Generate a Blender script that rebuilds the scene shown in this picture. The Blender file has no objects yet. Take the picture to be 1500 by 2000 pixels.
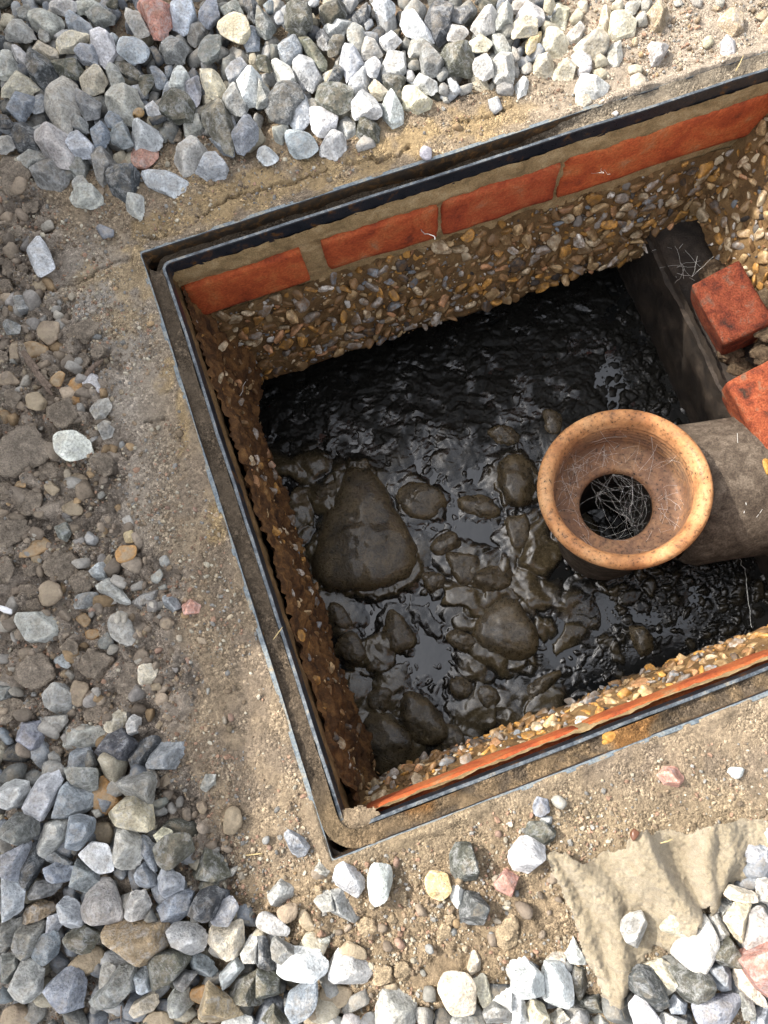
import bpy, bmesh, math, random
import numpy as np
from mathutils import Vector, Matrix, Euler

sc = bpy.context.scene
C = sc.collection
rng = np.random.default_rng(11)
random.seed(11)

# ------------------------------------------------------------------ camera
CAMH = 0.70                                   # phone held 0.7 m above the ground
def _basis(nx, ny):
    g = np.array([nx - 750, ny - 1000, 1500.0]); g /= np.linalg.norm(g)
    ez = -g; ex = np.array([1.0, 0, 0]) - g[0] * g; ex /= np.linalg.norm(ex)
    return np.array([ex, np.cross(ez, ex), ez])
RB = _basis(860, 1330)                        # rows: world axes seen from the camera
def gp(x, y, z=0.0):
    """world XY of the place the photograph shows at pixel (x, y), at height z"""
    r = RB @ np.array([x - 750.0, y - 1000.0, 1500.0])
    t = (z - CAMH) / r[2]
    return np.array([t * r[0], t * r[1]])
def gp3(x, y, z=0.0):
    p = gp(x, y, z); return np.array([p[0], p[1], z])
def to_px(P):
    P = np.asarray(P, float); r = (P - np.array([0, 0, CAMH])) @ RB
    return r[..., :2] / r[..., 2:3] * 1500 + np.array([750, 1000])
cam = bpy.data.cameras.new('camera'); co = bpy.data.objects.new('camera', cam); C.objects.link(co)
cam.sensor_fit = 'HORIZONTAL'; cam.sensor_width = 36; cam.lens = 36
cam.clip_start = 0.01; cam.clip_end = 300
M4 = Matrix.Identity(4)
for i in range(3):
    M4[i][0] = RB[i][0]; M4[i][1] = -RB[i][1]; M4[i][2] = -RB[i][2]
M4[2][3] = CAMH
co.matrix_world = M4
sc.camera = co

# ------------------------------------------------------------------ light
SUN_EL = math.radians(45)
LD = np.array([0.94, -0.34]); LD /= np.linalg.norm(LD)      # way the light travels over the ground
w = bpy.data.worlds.new('World'); sc.world = w; w.use_nodes = True
nt = w.node_tree; bg = nt.nodes['Background']
sky = nt.nodes.new('ShaderNodeTexSky'); sky.sky_type = 'NISHITA'; sky.sun_disc = False
sky.sun_elevation = SUN_EL; sky.sun_rotation = math.atan2(-LD[0], -LD[1])
sky.air_density = 1.0; sky.dust_density = 4.0; sky.ozone_density = 0.6
hs = nt.nodes.new('ShaderNodeHueSaturation'); hs.inputs['Saturation'].default_value = 0.28     # thin white cloud over the blue
nt.links.new(sky.outputs[0], hs.inputs['Color']); nt.links.new(hs.outputs[0], bg.inputs[0]); bg.inputs[1].default_value = 0.15
sl = bpy.data.lights.new('sun', 'SUN'); sl.energy = 2.0; sl.angle = math.radians(0.5); sl.color = (1.0, 0.94, 0.85)
so = bpy.data.objects.new('sun', sl); C.objects.link(so); so.location = (-3, 1, 4)
sdir = Vector((LD[0] * math.cos(SUN_EL), LD[1] * math.cos(SUN_EL), -math.sin(SUN_EL)))
so.rotation_euler = sdir.to_track_quat('-Z', 'Y').to_euler()
sc.view_settings.view_transform = 'Standard'; sc.view_settings.look = 'None'
sc.view_settings.exposure = 1.58; sc.view_settings.gamma = 1.0; sc.view_settings.use_curve_mapping = False

# ------------------------------------------------------------------ noise (numpy)
def _h2(ix, iy, s):
    h = (ix * 374761393 + iy * 668265263 + s * 1442695041) & 0xffffffff
    h = ((h ^ (h >> 13)) * 1274126177) & 0xffffffff
    return (h ^ (h >> 16)) / 4294967296.0
def vn(x, y, s=0):
    ix = np.floor(x).astype(np.int64); iy = np.floor(y).astype(np.int64)
    fx = x - ix; fy = y - iy; fx = fx * fx * (3 - 2 * fx); fy = fy * fy * (3 - 2 * fy)
    a = _h2(ix, iy, s); b = _h2(ix + 1, iy, s); c = _h2(ix, iy + 1, s); d = _h2(ix + 1, iy + 1, s)
    return (a * (1 - fx) + b * fx) * (1 - fy) + (c * (1 - fx) + d * fx) * fy
def fbm(x, y, o=4, s=0):
    t = 0; a = 0.5; n = 0
    for k in range(o):
        t = t + a * vn(x * 2 ** k + 17 * k, y * 2 ** k - 9 * k, s + k); n += a; a *= 0.5
    return t / n
def worley(x, y, s=0):
    """distance to the nearest jittered point, and a random value of that cell"""
    ix = np.floor(x).astype(np.int64); iy = np.floor(y).astype(np.int64)
    best = np.full(x.shape, 9.0); idv = np.zeros(x.shape)
    for dx in (-1, 0, 1):
        for dy in (-1, 0, 1):
            cx = ix + dx; cy = iy + dy
            d = np.hypot(x - cx - 0.1 - 0.8 * _h2(cx, cy, s), y - cy - 0.1 - 0.8 * _h2(cx, cy, s + 7))
            m = d < best; best = np.where(m, d, best); idv = np.where(m, _h2(cx, cy, s + 13), idv)
    return best, idv
class N3:
    """cheap smooth 3-D noise: a sum of random sines"""
    def __init__(s, seed, freq, n=10):
        r = np.random.default_rng(seed); k = r.normal(size=(n, 3)); k /= np.linalg.norm(k, axis=1)[:, None]
        s.k = k * freq * r.uniform(0.6, 1.5, (n, 1)); s.p = r.uniform(0, 6.28, n); s.n = n
    def __call__(s, P): return np.sin(P @ s.k.T + s.p).sum(1) / math.sqrt(s.n)
def inpoly(x, y, poly):
    r = np.zeros(x.shape, bool); n = len(poly)
    for i in range(n):
        x0, y0 = poly[i]; x1, y1 = poly[(i + 1) % n]
        if y0 == y1: continue
        r ^= ((y0 > y) != (y1 > y)) & (x < (x1 - x0) * (y - y0) / (y1 - y0) + x0)
    return r
def segdist(x, y, poly, closed=True):
    d = np.full(x.shape, 1e9); n = len(poly)
    for i in range(n if closed else n - 1):
        x0, y0 = poly[i]; x1, y1 = poly[(i + 1) % n]
        L = (x1 - x0) ** 2 + (y1 - y0) ** 2 + 1e-12
        t = np.clip(((x - x0) * (x1 - x0) + (y - y0) * (y1 - y0)) / L, 0, 1)
        d = np.minimum(d, np.hypot(x - x0 - t * (x1 - x0), y - y0 - t * (y1 - y0)))
    return d
def sdf(x, y, poly):                         # positive inside
    d = segdist(x, y, poly); return np.where(inpoly(x, y, poly), d, -d)
def sstep(a, b, x):
    t = np.clip((x - a) / (b - a), 0, 1); return t * t * (3 - 2 * t)
def mixc(a, b, t): return a * (1 - t[..., None]) + np.asarray(b) * t[..., None]

# ------------------------------------------------------------------ objects
def props(o, label=None, cat=None, group=None, kind=None):
    if label: o['label'] = label
    if cat: o['category'] = cat
    if group: o['group'] = group
    if kind: o['kind'] = kind
    return o
def link(name, me, mats=None, parent=None):
    o = bpy.data.objects.new(name, me); C.objects.link(o)
    for m in (mats if isinstance(mats, (list, tuple)) else [mats] if mats else []):
        if len(me.materials) < (len(mats) if isinstance(mats, (list, tuple)) else 1): me.materials.append(m)
    if parent is not None: o.parent = parent
    return o
def empty(name, loc=(0, 0, 0), rz=0.0):
    o = bpy.data.objects.new(name, None); C.objects.link(o); o.location = loc; o.rotation_euler.z = rz
    o.empty_display_size = 0.02
    return o
def mesh_np(name, V, F, smooth=True, col=None, midx=None):
    """V (n,3), F (m,3|4) arrays -> mesh; col (n,3) goes to the point attribute 'tint'"""
    V = np.asarray(V, np.float32); F = np.asarray(F, np.int32); k = F.shape[1]
    me = bpy.data.meshes.new(name)
    me.vertices.add(len(V)); me.vertices.foreach_set('co', V.ravel())
    me.loops.add(F.size); me.loops.foreach_set('vertex_index', F.ravel())
    me.polygons.add(len(F)); me.polygons.foreach_set('loop_start', np.arange(0, F.size, k, dtype=np.int32))
    me.polygons.foreach_set('loop_total', np.full(len(F), k, np.int32))
    if midx is not None: me.polygons.foreach_set('material_index', np.asarray(midx, np.int32))
    me.update(calc_edges=True)
    me.polygons.foreach_set('use_smooth', np.full(len(F), bool(smooth)))
    if col is not None:
        a = me.attributes.new('tint', 'FLOAT_COLOR', 'POINT')
        c4 = np.ones((len(V), 4), np.float32); c4[:, :3] = col; a.data.foreach_set('color', c4.ravel())
    me.validate(); return me
def grid_faces(nu, nv, keep=None):
    i, j = np.meshgrid(np.arange(nu - 1), np.arange(nv - 1), indexing='ij')
    a = (i * nv + j); F = np.stack([a, a + nv, a + nv + 1, a + 1], -1)
    return F.reshape(-1, 4) if keep is None else F[keep]
def local(V, center):
    return np.asarray(V) - np.asarray(center)
def ico(n):
    bm = bmesh.new(); bmesh.ops.create_icosphere(bm, subdivisions=n, radius=1)
    V = np.array([v.co[:] for v in bm.verts]); F = np.array([[v.index for v in f.verts] for f in bm.faces]); bm.free()
    return V / np.linalg.norm(V, axis=1)[:, None], F
ICO = {k: ico(k) for k in (1, 2, 3, 4)}
def rotmat(r):
    q = r.normal(size=4); q /= np.linalg.norm(q); a, b, c, d = q
    return np.array([[1-2*(c*c+d*d), 2*(b*c-a*d), 2*(b*d+a*c)], [2*(b*c+a*d), 1-2*(b*b+d*d), 2*(c*d-a*b)], [2*(b*d-a*c), 2*(c*d+a*b), 1-2*(b*b+c*c)]])
def planes_shape(D, N, d, p):
    q = np.clip(D @ (N / d[:, None]).T, 0, None)
    r = (q ** p).sum(1) ** (-1.0 / p)
    return D * r[:, None]
def free_rock(lvl, seed, p=16, k=11, asp=(1, .8, .6), lump=0.03):
    """a unit rock of random facets"""
    r = np.random.default_rng(seed); D, F = ICO[lvl]
    N = r.normal(size=(k, 3)); N /= np.linalg.norm(N, axis=1)[:, None]
    N = np.vstack([N, np.eye(3), -np.eye(3)]); d = r.uniform(0.75, 1.05, len(N)); d[k:] = r.uniform(0.95, 1.15, 6)
    V = planes_shape(D, N, d, p) * np.array(asp)
    V *= (1 + lump * N3(seed + 5, 3.0)(D) + 0.5 * lump * N3(seed + 6, 8.0)(D))[:, None]
    V /= np.abs(V).max()
    return V, F
def hull2(P):
    P = sorted(map(tuple, P))
    def half(P):
        h = []
        for p in P:
            while len(h) > 1 and (h[-1][0]-h[-2][0])*(p[1]-h[-2][1]) - (h[-1][1]-h[-2][1])*(p[0]-h[-2][0]) <= 0: h.pop()
            h.append(p)
        return h
    a = half(P); b = half(P[::-1]); return np.array(a[:-1] + b[:-1])
def traced_rock(poly, hz, seed, p=18, lump=0.02, lvl=4, tilt=0.45, tops=4, sharp=False):
    """a rock whose outline from above is the polygon (world XY), hz = half its height"""
    r = np.random.default_rng(seed); D, F = ICO[lvl]
    H = hull2(poly); c = H.mean(0)
    A = 0; cc = np.zeros(2)
    for i in range(len(H)):
        a, b = H[i] - c, H[(i+1) % len(H)] - c; k = a[0]*b[1]-a[1]*b[0]; A += k/2; cc += (a+b)*k/6
    c = c + cc / A; Q = H - c
    N = []; d = []
    for i in range(len(Q)):
        a, b = Q[i], Q[(i+1) % len(Q)]; e = b - a; L = np.linalg.norm(e)
        if L < 1e-5: continue
        n = np.array([e[1], -e[0]]) / L; dd = max(n @ a, 1e-4); t = r.uniform(-tilt, tilt) if not sharp else r.uniform(-.1, .62)
        N.append([n[0]*math.cos(t), n[1]*math.cos(t), math.sin(t)]); d.append(max(dd * math.cos(t) - (.45 * hz * math.sin(t) if sharp else 0), dd * .35))
    rad = math.sqrt(A / math.pi); ph = r.uniform(0, 6.28)
    for i in range(tops):
        s = r.uniform(0.12, 0.95) if sharp else r.uniform(0.15, 0.75); an = ph + 6.28 * i / tops + r.uniform(-.5, .5)
        n = np.array([s*math.cos(an), s*math.sin(an), 1]); n /= np.linalg.norm(n)
        N.append(n); d.append(hz * r.uniform(0.85, 1.05) * n[2] + 0.12 * rad * s)
        if sharp: continue
        n2 = n * np.array([1, 1, -1]); N.append(n2); d.append(hz * n2[2] * -1 + 0.1 * rad)
    N.append([0, 0, -1.0]); d.append(hz * 0.9)
    V = planes_shape(D, np.array(N), np.array(d), p)
    V *= (1 + lump * N3(seed+1, 3.2)(D) + 0.6*lump * N3(seed+2, 7.5)(D) + 0.35*lump * N3(seed+3, 17.)(D))[:, None]
    return V, F, c, rad, A
def tube(P, r, sides=4, V0=None):
    P = np.asarray(P, float); V = []; F = []
    for i in range(len(P)):
        t = P[min(i+1, len(P)-1)] - P[max(i-1, 0)]; t /= (np.linalg.norm(t) + 1e-12)
        a = np.cross(t, [0.13, 0.31, 0.94]); a /= np.linalg.norm(a) + 1e-12; b = np.cross(t, a)
        ri = r[i] if hasattr(r, '__len__') else r
        for k in range(sides):
            an = 6.2832 * k / sides; V.append(P[i] + ri * (math.cos(an)*a + math.sin(an)*b))
    for i in range(len(P)-1):
        for k in range(sides):
            F.append([i*sides+k, i*sides+(k+1) % sides, (i+1)*sides+(k+1) % sides, (i+1)*sides+k])
    return np.array(V), np.array(F)
def join(parts):
    Vs = []; Fs = []; n = 0
    for V, F in parts:
        Vs.append(V); Fs.append(np.asarray(F) + n); n += len(V)
    return np.vstack(Vs), np.vstack(Fs)

# ------------------------------------------------------------------ materials
class NB:
    def __init__(s, name):
        s.m = bpy.data.materials.new(name); s.m.use_nodes = True; s.t = s.m.node_tree
        s.b = s.t.nodes['Principled BSDF']
    def n(s, typ, **kw):
        x = s.t.nodes.new('ShaderNode' + typ)
        for k, v in kw.items():
            if k[0] == 'i' and k[1:].isdigit(): s.put(x.inputs[int(k[1:])], v)
            else: setattr(x, k, v)
        return x
    def put(s, sock, v):
        if isinstance(v, bpy.types.NodeSocket): s.t.links.new(v, sock)
        else: sock.default_value = v
    def val(s, name, v): s.put(s.b.inputs[name], v)
    def noise(s, vec, scale, det=4, rough=0.55, dist=0.0):
        x = s.n('TexNoise'); s.put(x.inputs['Vector'], vec); x.inputs['Scale'].default_value = scale
        x.inputs['Detail'].default_value = det; x.inputs['Roughness'].default_value = rough; x.inputs['Distortion'].default_value = dist
        return x.outputs['Fac']
    def ramp(s, fac, stops, interp='LINEAR'):
        x = s.n('ValToRGB'); s.put(x.inputs[0], fac); e = x.color_ramp; e.interpolation = interp
        while len(e.elements) > 1: e.elements.remove(e.elements[0])
        for i, (p, c) in enumerate(stops):
            el = e.elements[0] if i == 0 else e.elements.new(p)
            el.position = p; c = c if hasattr(c, '__len__') else (c, c, c); el.color = (*c, 1)
        return x.outputs[0]
    def mul(s, a, b, f=1.0):
        x = s.n('MixRGB', blend_type='MULTIPLY'); s.put(x.inputs[0], f); s.put(x.inputs[1], a); s.put(x.inputs[2], b); return x.outputs[0]
    def mix(s, f, a, b):
        x = s.n('MixRGB'); s.put(x.inputs[0], f); s.put(x.inputs[1], a); s.put(x.inputs[2], b); return x.outputs[0]
    def math(s, op, a, b=0.0):
        x = s.n('Math', operation=op); s.put(x.inputs[0], a); s.put(x.inputs[1], b); return x.outputs[0]
    def bump(s, h, strength, dist):
        x = s.n('Bump'); s.put(x.inputs['Height'], h); x.inputs['Strength'].default_value = strength; x.inputs['Distance'].default_value = dist
        s.t.links.new(x.outputs[0], s.b.inputs['Normal'])
    def objvec(s, rnd=True):
        tc = s.n('TexCoord'); v = tc.outputs['Object']
        if rnd:
            oi = s.n('ObjectInfo'); a = s.n('VectorMath', operation='MULTIPLY_ADD'); cx = s.n('CombineXYZ')
            for i in range(3): s.put(cx.inputs[i], oi.outputs['Random'])
            s.put(a.inputs[0], cx.outputs[0]); a.inputs[1].default_value = (7.3, 3.1, 9.7); s.put(a.inputs[2], v); v = a.outputs[0]
        return v
    def geo(s): return s.n('NewGeometry')
def G4(c): return (c[0], c[1], c[2], 1)

def stone_mat(name, sc_=1.0, vein=0.5, rough=0.85, dust=0.0, speck=0.6, bumpd=0.0012, src='obj', lump_edges=True, film=0.0, frost=0.0):
    b = NB(name); v = b.objvec(src == 'obj')
    if src == 'obj': base = b.n('ObjectInfo').outputs['Color']
    else:
        a = b.n('Attribute'); a.attribute_name = 'tint'; base = a.outputs['Color']
    n1 = b.noise(v, 55*sc_, 5, 0.6, 0.4); n2 = b.noise(v, 420*sc_, 3, 0.65); n3 = b.noise(v, 130*sc_, 6, 0.7, 1.2)
    c = b.mul(base, b.ramp(n1, [(0.25, 0.62), (0.5, 0.98), (0.75, 1.32)]))
    c = b.mul(c, b.ramp(n2, [(0.3, 1 - 0.45*speck), (0.5, 1.0), (0.7, 1 + 0.35*speck)]))
    if src == 'obj' and lump_edges:
        pt = b.geo().outputs['Pointiness']; c = b.mul(c, b.ramp(pt, [(0.40, 0.62), (0.485, 0.95), (0.515, 1.05), (0.57, 1.6)]))
    vv = b.math('ABSOLUTE', b.math('SUBTRACT', n3, 0.5)); vm = b.math('MULTIPLY', b.ramp(vv, [(0.0, vein), (0.010, vein*0.6), (0.03, 0.0)]), b.ramp(n1, [(0.48, 0.0), (0.62, 1.0)]))
    c = b.mix(vm, c, G4((0.62, 0.62, 0.6)))
    if frost: c = b.mix(b.ramp(b.noise(v, 85*sc_, 7, 0.78, 0.9), [(0.50, 0.0), (0.60, frost), (0.7, frost*1.3)]), c, G4((0.52, 0.53, 0.54)))
    if film:
        c = b.mix(b.ramp(b.noise(b.objvec(True), 1.3, 4, .7), [(0.42, 0.0), (0.6, film)]), c, G4((0.17, 0.10, 0.045)))
    if dust:
        up = b.n('SeparateXYZ'); b.put(up.inputs[0], b.geo().outputs['Normal'])
        f = b.math('MULTIPLY', b.ramp(up.outputs[2], [(0.45, 0), (0.95, 1)]), b.ramp(b.noise(v, 90*sc_, 5, .7), [(0.42, 0), (0.6, dust)]))
        c = b.mix(f, c, G4((0.36, 0.29, 0.20)))
    b.val('Base Color', c); b.val('Roughness', rough); b.val('Specular IOR Level', 0.3)
    h = b.math('ADD', b.math('MULTIPLY', b.noise(v, 140*sc_, 5, 0.68), 1.3), b.math('ADD', b.math('MULTIPLY', n2, 0.5), n1))
    b.bump(h, 0.95, bumpd*1.6)
    return b.m
M_STONE = stone_mat('crushed_limestone', 1.0, 0.55, 0.8, 0.30, 1.0, 0.0018, frost=0.34)
M_PEB = stone_mat('flint_pebble', 1.0, 0.1, 0.6, 0.75, 0.5)
M_SOIL = stone_mat('soil_clod', 1.6, 0.0, 0.97, 0.0, 1.0, 0.003)
M_GRIT = stone_mat('grit', 1.0, 0.0, 0.9, 0.0, 0.5, 0.0006, src='tint')
M_WALLPEB = stone_mat('river_pebble_wet', 0.012, 0.08, 0.36, 0.0, 0.8, 0.0004, film=0.85)

def ground_mat():
    b = NB('ground_soil'); a = b.n('Attribute'); a.attribute_name = 'tint'; v = b.objvec(False)
    n1 = b.noise(v, 260, 5, 0.7); n2 = b.noise(v, 1500, 3, 0.6); n3 = b.noise(v, 38, 5, 0.6, 0.5)
    c = b.mul(a.outputs['Color'], b.ramp(n3, [(0.3, 0.78), (0.5, 1.0), (0.7, 1.2)]))
    c = b.mul(c, b.ramp(n1, [(0.3, 0.62), (0.5, 1.0), (0.72, 1.28)]))
    c = b.mul(c, b.ramp(n2, [(0.3, 0.6), (0.5, 1.0), (0.64, 1.15), (0.72, 1.9)]))
    vo = b.n('TexVoronoi'); b.put(vo.inputs['Vector'], v); vo.inputs['Scale'].default_value = 430; vo2 = b.n('TexVoronoi'); b.put(vo2.inputs['Vector'], v); vo2.inputs['Scale'].default_value = 900
    s1 = b.n('SeparateColor'); b.put(s1.inputs[0], vo.outputs['Color']); s2 = b.n('SeparateColor'); b.put(s2.inputs[0], vo2.outputs['Color'])
    grain = b.ramp(b.noise(v, 32, 3, .6), [(.38, .10), (.62, .9)])            # where the surface is gritty rather than crusted over
    c = b.mul(c, b.ramp(s1.outputs[0], [(0, .62), (.5, .97), (.86, 1.2), (.96, 1.85)]), grain); c = b.mul(c, b.ramp(s2.outputs[1], [(0, .66), (.5, 1.0), (.9, 1.35)]), grain)
    b.val('Base Color', c); b.val('Roughness', 0.96); b.val('Specular IOR Level', 0.15)
    gh_ = b.math('MULTIPLY', b.math('SUBTRACT', .7, vo.outputs['Distance']), grain)
    b.bump(b.math('ADD', b.math('ADD', b.math('MULTIPLY', n2, 0.6), n1), b.math('MULTIPLY', gh_, 1.1)), 1.0, 0.0040)
    return b.m
M_GROUND = ground_mat()

def steel_mats():
    b = NB('black_steel'); v = b.objvec(False)
    n = b.noise(v, 60, 6, 0.7, 0.6); n2 = b.noise(v, 400, 3)
    c = b.ramp(n, [(0.3, (0.006, 0.008, 0.012)), (0.56, (0.014, 0.016, 0.022)), (0.68, (0.10, 0.045, 0.014)), (0.8, (0.20, 0.11, 0.045))])
    b.val('Base Color', c); b.val('Metallic', 0.0); b.val('Roughness', b.ramp(n2, [(0.3, 0.25), (0.7, 0.5)]))
    b.bump(n2, 0.3, 0.0006)
    b2 = NB('galvanised_edge'); v = b2.objvec(False); n = b2.noise(v, 70, 6, 0.75, 0.5); n2 = b2.noise(v, 500, 3)
    c = b2.ramp(n, [(0.30, (0.055, 0.07, 0.085)), (0.46, (0.15, 0.18, 0.20)), (0.56, (0.20, 0.21, 0.20)), (0.66, (0.30, 0.25, 0.17))])
    c = b2.mul(c, b2.ramp(n2, [(0.3, 0.6), (0.6, 1.15)]))
    b2.val('Base Color', c); b2.val('Metallic', 0.25); b2.val('Roughness', 0.6); b2.bump(n2, 0.5, 0.0008)
    b3 = NB('rusty_channel'); v = b3.objvec(False); n = b3.noise(v, 90, 6, 0.75, 0.5)
    b3.val('Base Color', b3.ramp(n, [(0.3, (0.012, 0.011, 0.011)), (0.5, (0.045, 0.028, 0.014)), (0.62, (0.13, 0.065, 0.02)), (0.75, (0.22, 0.13, 0.05))]))
    b3.val('Roughness', 0.7); b3.bump(n, 0.6, 0.002)
    b4 = NB('worn_steel_edge'); v = b4.objvec(False); n = b4.noise(v, 80, 6, 0.75, 0.5); n2 = b4.noise(v, 500, 3)
    c = b4.mul(b4.ramp(n, [(0.30, (0.02, 0.025, 0.032)), (0.48, (0.075, 0.09, 0.105)), (0.58, (0.15, 0.165, 0.175)), (0.70, (0.26, 0.22, 0.15))]), b4.ramp(n2, [(0.3, 0.6), (0.6, 1.15)]))
    b4.val('Base Color', c); b4.val('Metallic', 0.2); b4.val('Roughness', 0.5); b4.bump(n2, 0.5, 0.0008)
    return b.m, b2.m, b3.m, b4.m
M_BLACK, M_GALV, M_RUST, M_EDGE = steel_mats()

def noisy_mat(name, stops, scale, rough=0.9, bd=0.002, fine=700, spec=0.25, fineamt=0.3, rnd=False, objtint=False, coat=0.0):
    b = NB(name); v = b.objvec(rnd); n = b.noise(v, scale, 6, 0.65, 0.4); n2 = b.noise(v, fine, 3, 0.6)
    c = b.ramp(n, stops); c = b.mul(c, b.ramp(n2, [(0.3, 1-fineamt), (0.5, 1), (0.7, 1+fineamt)]))
    if objtint: c = b.mul(c, b.n('ObjectInfo').outputs['Color'])
    b.val('Base Color', c); b.val('Roughness', rough); b.val('Specular IOR Level', spec); b.val('Coat Weight', coat)
    b.val('Coat Roughness', 0.15)
    b.bump(b.math('ADD', n, b.math('MULTIPLY', n2, 0.4)), 0.7, bd); return b.m
M_DIRT = noisy_mat('channel_dirt', [(0.3, (0.035, 0.026, 0.018)), (0.5, (0.085, 0.06, 0.038)), (0.7, (0.19, 0.14, 0.085))], 60, 0.95, 0.003)
M_SAND = noisy_mat('pale_sand', [(0.3, (0.24, 0.19, 0.13)), (0.5, (0.36, 0.29, 0.20)), (0.7, (0.46, 0.39, 0.29))], 60, 0.95, 0.003)
M_MORTAR = noisy_mat('sandy_mortar', [(0.3, (0.15, 0.105, 0.05)), (0.5, (0.30, 0.205, 0.10)), (0.7, (0.42, 0.31, 0.17))], 45, 0.95, 0.003)
M_CONC = noisy_mat('brown_concrete', [(0.28, (0.055, 0.030, 0.012)), (0.5, (0.14, 0.082, 0.034)), (0.72, (0.25, 0.16, 0.072))], 40, 0.75, 0.004, coat=0.15)
M_BRICK = noisy_mat('red_clay_brick', [(0.30, (0.14, 0.038, 0.02)), (0.39, (0.31, 0.062, 0.024)), (0.50, (0.41, 0.092, 0.032)), (0.60, (0.44, 0.13, 0.046)), (0.68, (0.37, 0.17, 0.085)), (0.76, (0.24, 0.16, 0.10))], 26, 0.85, 0.0022, 420, 0.2, 0.28, True, True)
M_BRICKD = noisy_mat('dirty_red_brick', [(0.28, (0.05, 0.032, 0.024)), (0.42, (0.24, 0.055, 0.028)), (0.55, (0.36, 0.09, 0.04)), (0.64, (0.26, 0.13, 0.085)), (0.75, (0.17, 0.135, 0.105))], 55, 0.9, 0.003, 500, 0.15, 0.45, True, True)
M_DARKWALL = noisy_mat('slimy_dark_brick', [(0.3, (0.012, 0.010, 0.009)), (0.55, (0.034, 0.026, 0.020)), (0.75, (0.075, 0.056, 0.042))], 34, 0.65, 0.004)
# ------------------------------------------------------------------ the pit's own coordinates
TL = gp(322, 515); BL = gp(677, 1618)
EU = gp(1500, 135) - TL; EU /= np.linalg.norm(EU)
EB = gp(1500, 1300) - gp(767, 1583); EB /= np.linalg.norm(EB)
EV = BL - TL; VV = float(np.linalg.norm(EV)); EV /= VV
UU = 0.690
def FW(u, v, z=0.0):
    """u along the far edge, v along the left edge, from the opening's far left corner"""
    u = np.asarray(u, float); v = np.asarray(v, float); s = (v / VV)
    P = TL + v[..., None] * EV + u[..., None] * (EU * (1 - s[..., None]) + EB * s[..., None])
    return np.concatenate([P, np.broadcast_to(np.asarray(z, float), u.shape)[..., None]], -1)
def uv_of(p):
    u, v = np.linalg.solve(np.array([EU, EV]).T, np.asarray(p) - TL)
    for _ in range(4):
        s = v / VV; E = EU * (1 - s) + EB * s; u, v = np.linalg.solve(np.array([E, EV]).T, np.asarray(p) - TL)
    return u, v

# ------------------------------------------------------------------ ground
SOIL = [(-900, 250), (60, 330), (110, 400), (95, 480), (130, 560), (150, 640), (215, 720), (235, 900), (235, 1000), (335, 1120), (345, 1250), (360, 1330),
        (330, 1420), (310, 1480), (400, 1560), (430, 1640), (440, 1720), (300, 1800), (-900, 1900)]
CRUMB = [(440, 1700), (540, 1690), (640, 1690), (760, 1690), (900, 1630), (1010, 1610), (1080, 1640), (1100, 1700), (1200, 1990), (900, 2100), (300, 2100), (300, 1750)]
TOPPILE = [(-600, -500), (1000, -500), (1080, -60), (1090, 50), (1040, 120), (960, 150), (880, 190), (790, 190), (720, 240), (560, 215), (490, 285), (390, 240), (300, 270), (270, 330), (170, 320), (80, 330), (-600, 300)]
LOWPILE = [(-600, 1400), (90, 1470), (280, 1480), (340, 1600), (430, 1720), (480, 1790), (560, 1850), (640, 1880), (650, 1930), (740, 1980), (900, 2000), (1000, 1900), (1060, 1890), (1120, 1930), (1190, 2000), (1240, 1930), (1330, 1870), (1400, 1780), (1440, 1700), (1700, 1640), (2000, 1640), (2000, 2500), (-600, 2500)]
CRACKS = [[(500, 370), (543, 357), (597, 343), (640, 330)], [(390, 427), (427, 397), (467, 377), (500, 370)], [(280, 463), (320, 462), (363, 453)],
          [(100, 563), (160, 547), (213, 513), (262, 503)], [(670, 313), (720, 312), (767, 307), (797, 287)], [(265, 833), (290, 826), (317, 817)], [(900, 235), (960, 222), (1000, 205)]]
YELLOW = [(480, 375, 130, 45), (320, 435, 60, 30), (250, 530, 45, 45), (240, 610, 60, 40), (170, 545, 60, 30), (740, 300, 120, 45), (355, 810, 14, 60), (425, 1010, 22, 60), (330, 730, 20, 40), (640, 330, 100, 30), (950, 240, 90, 30)]
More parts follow.
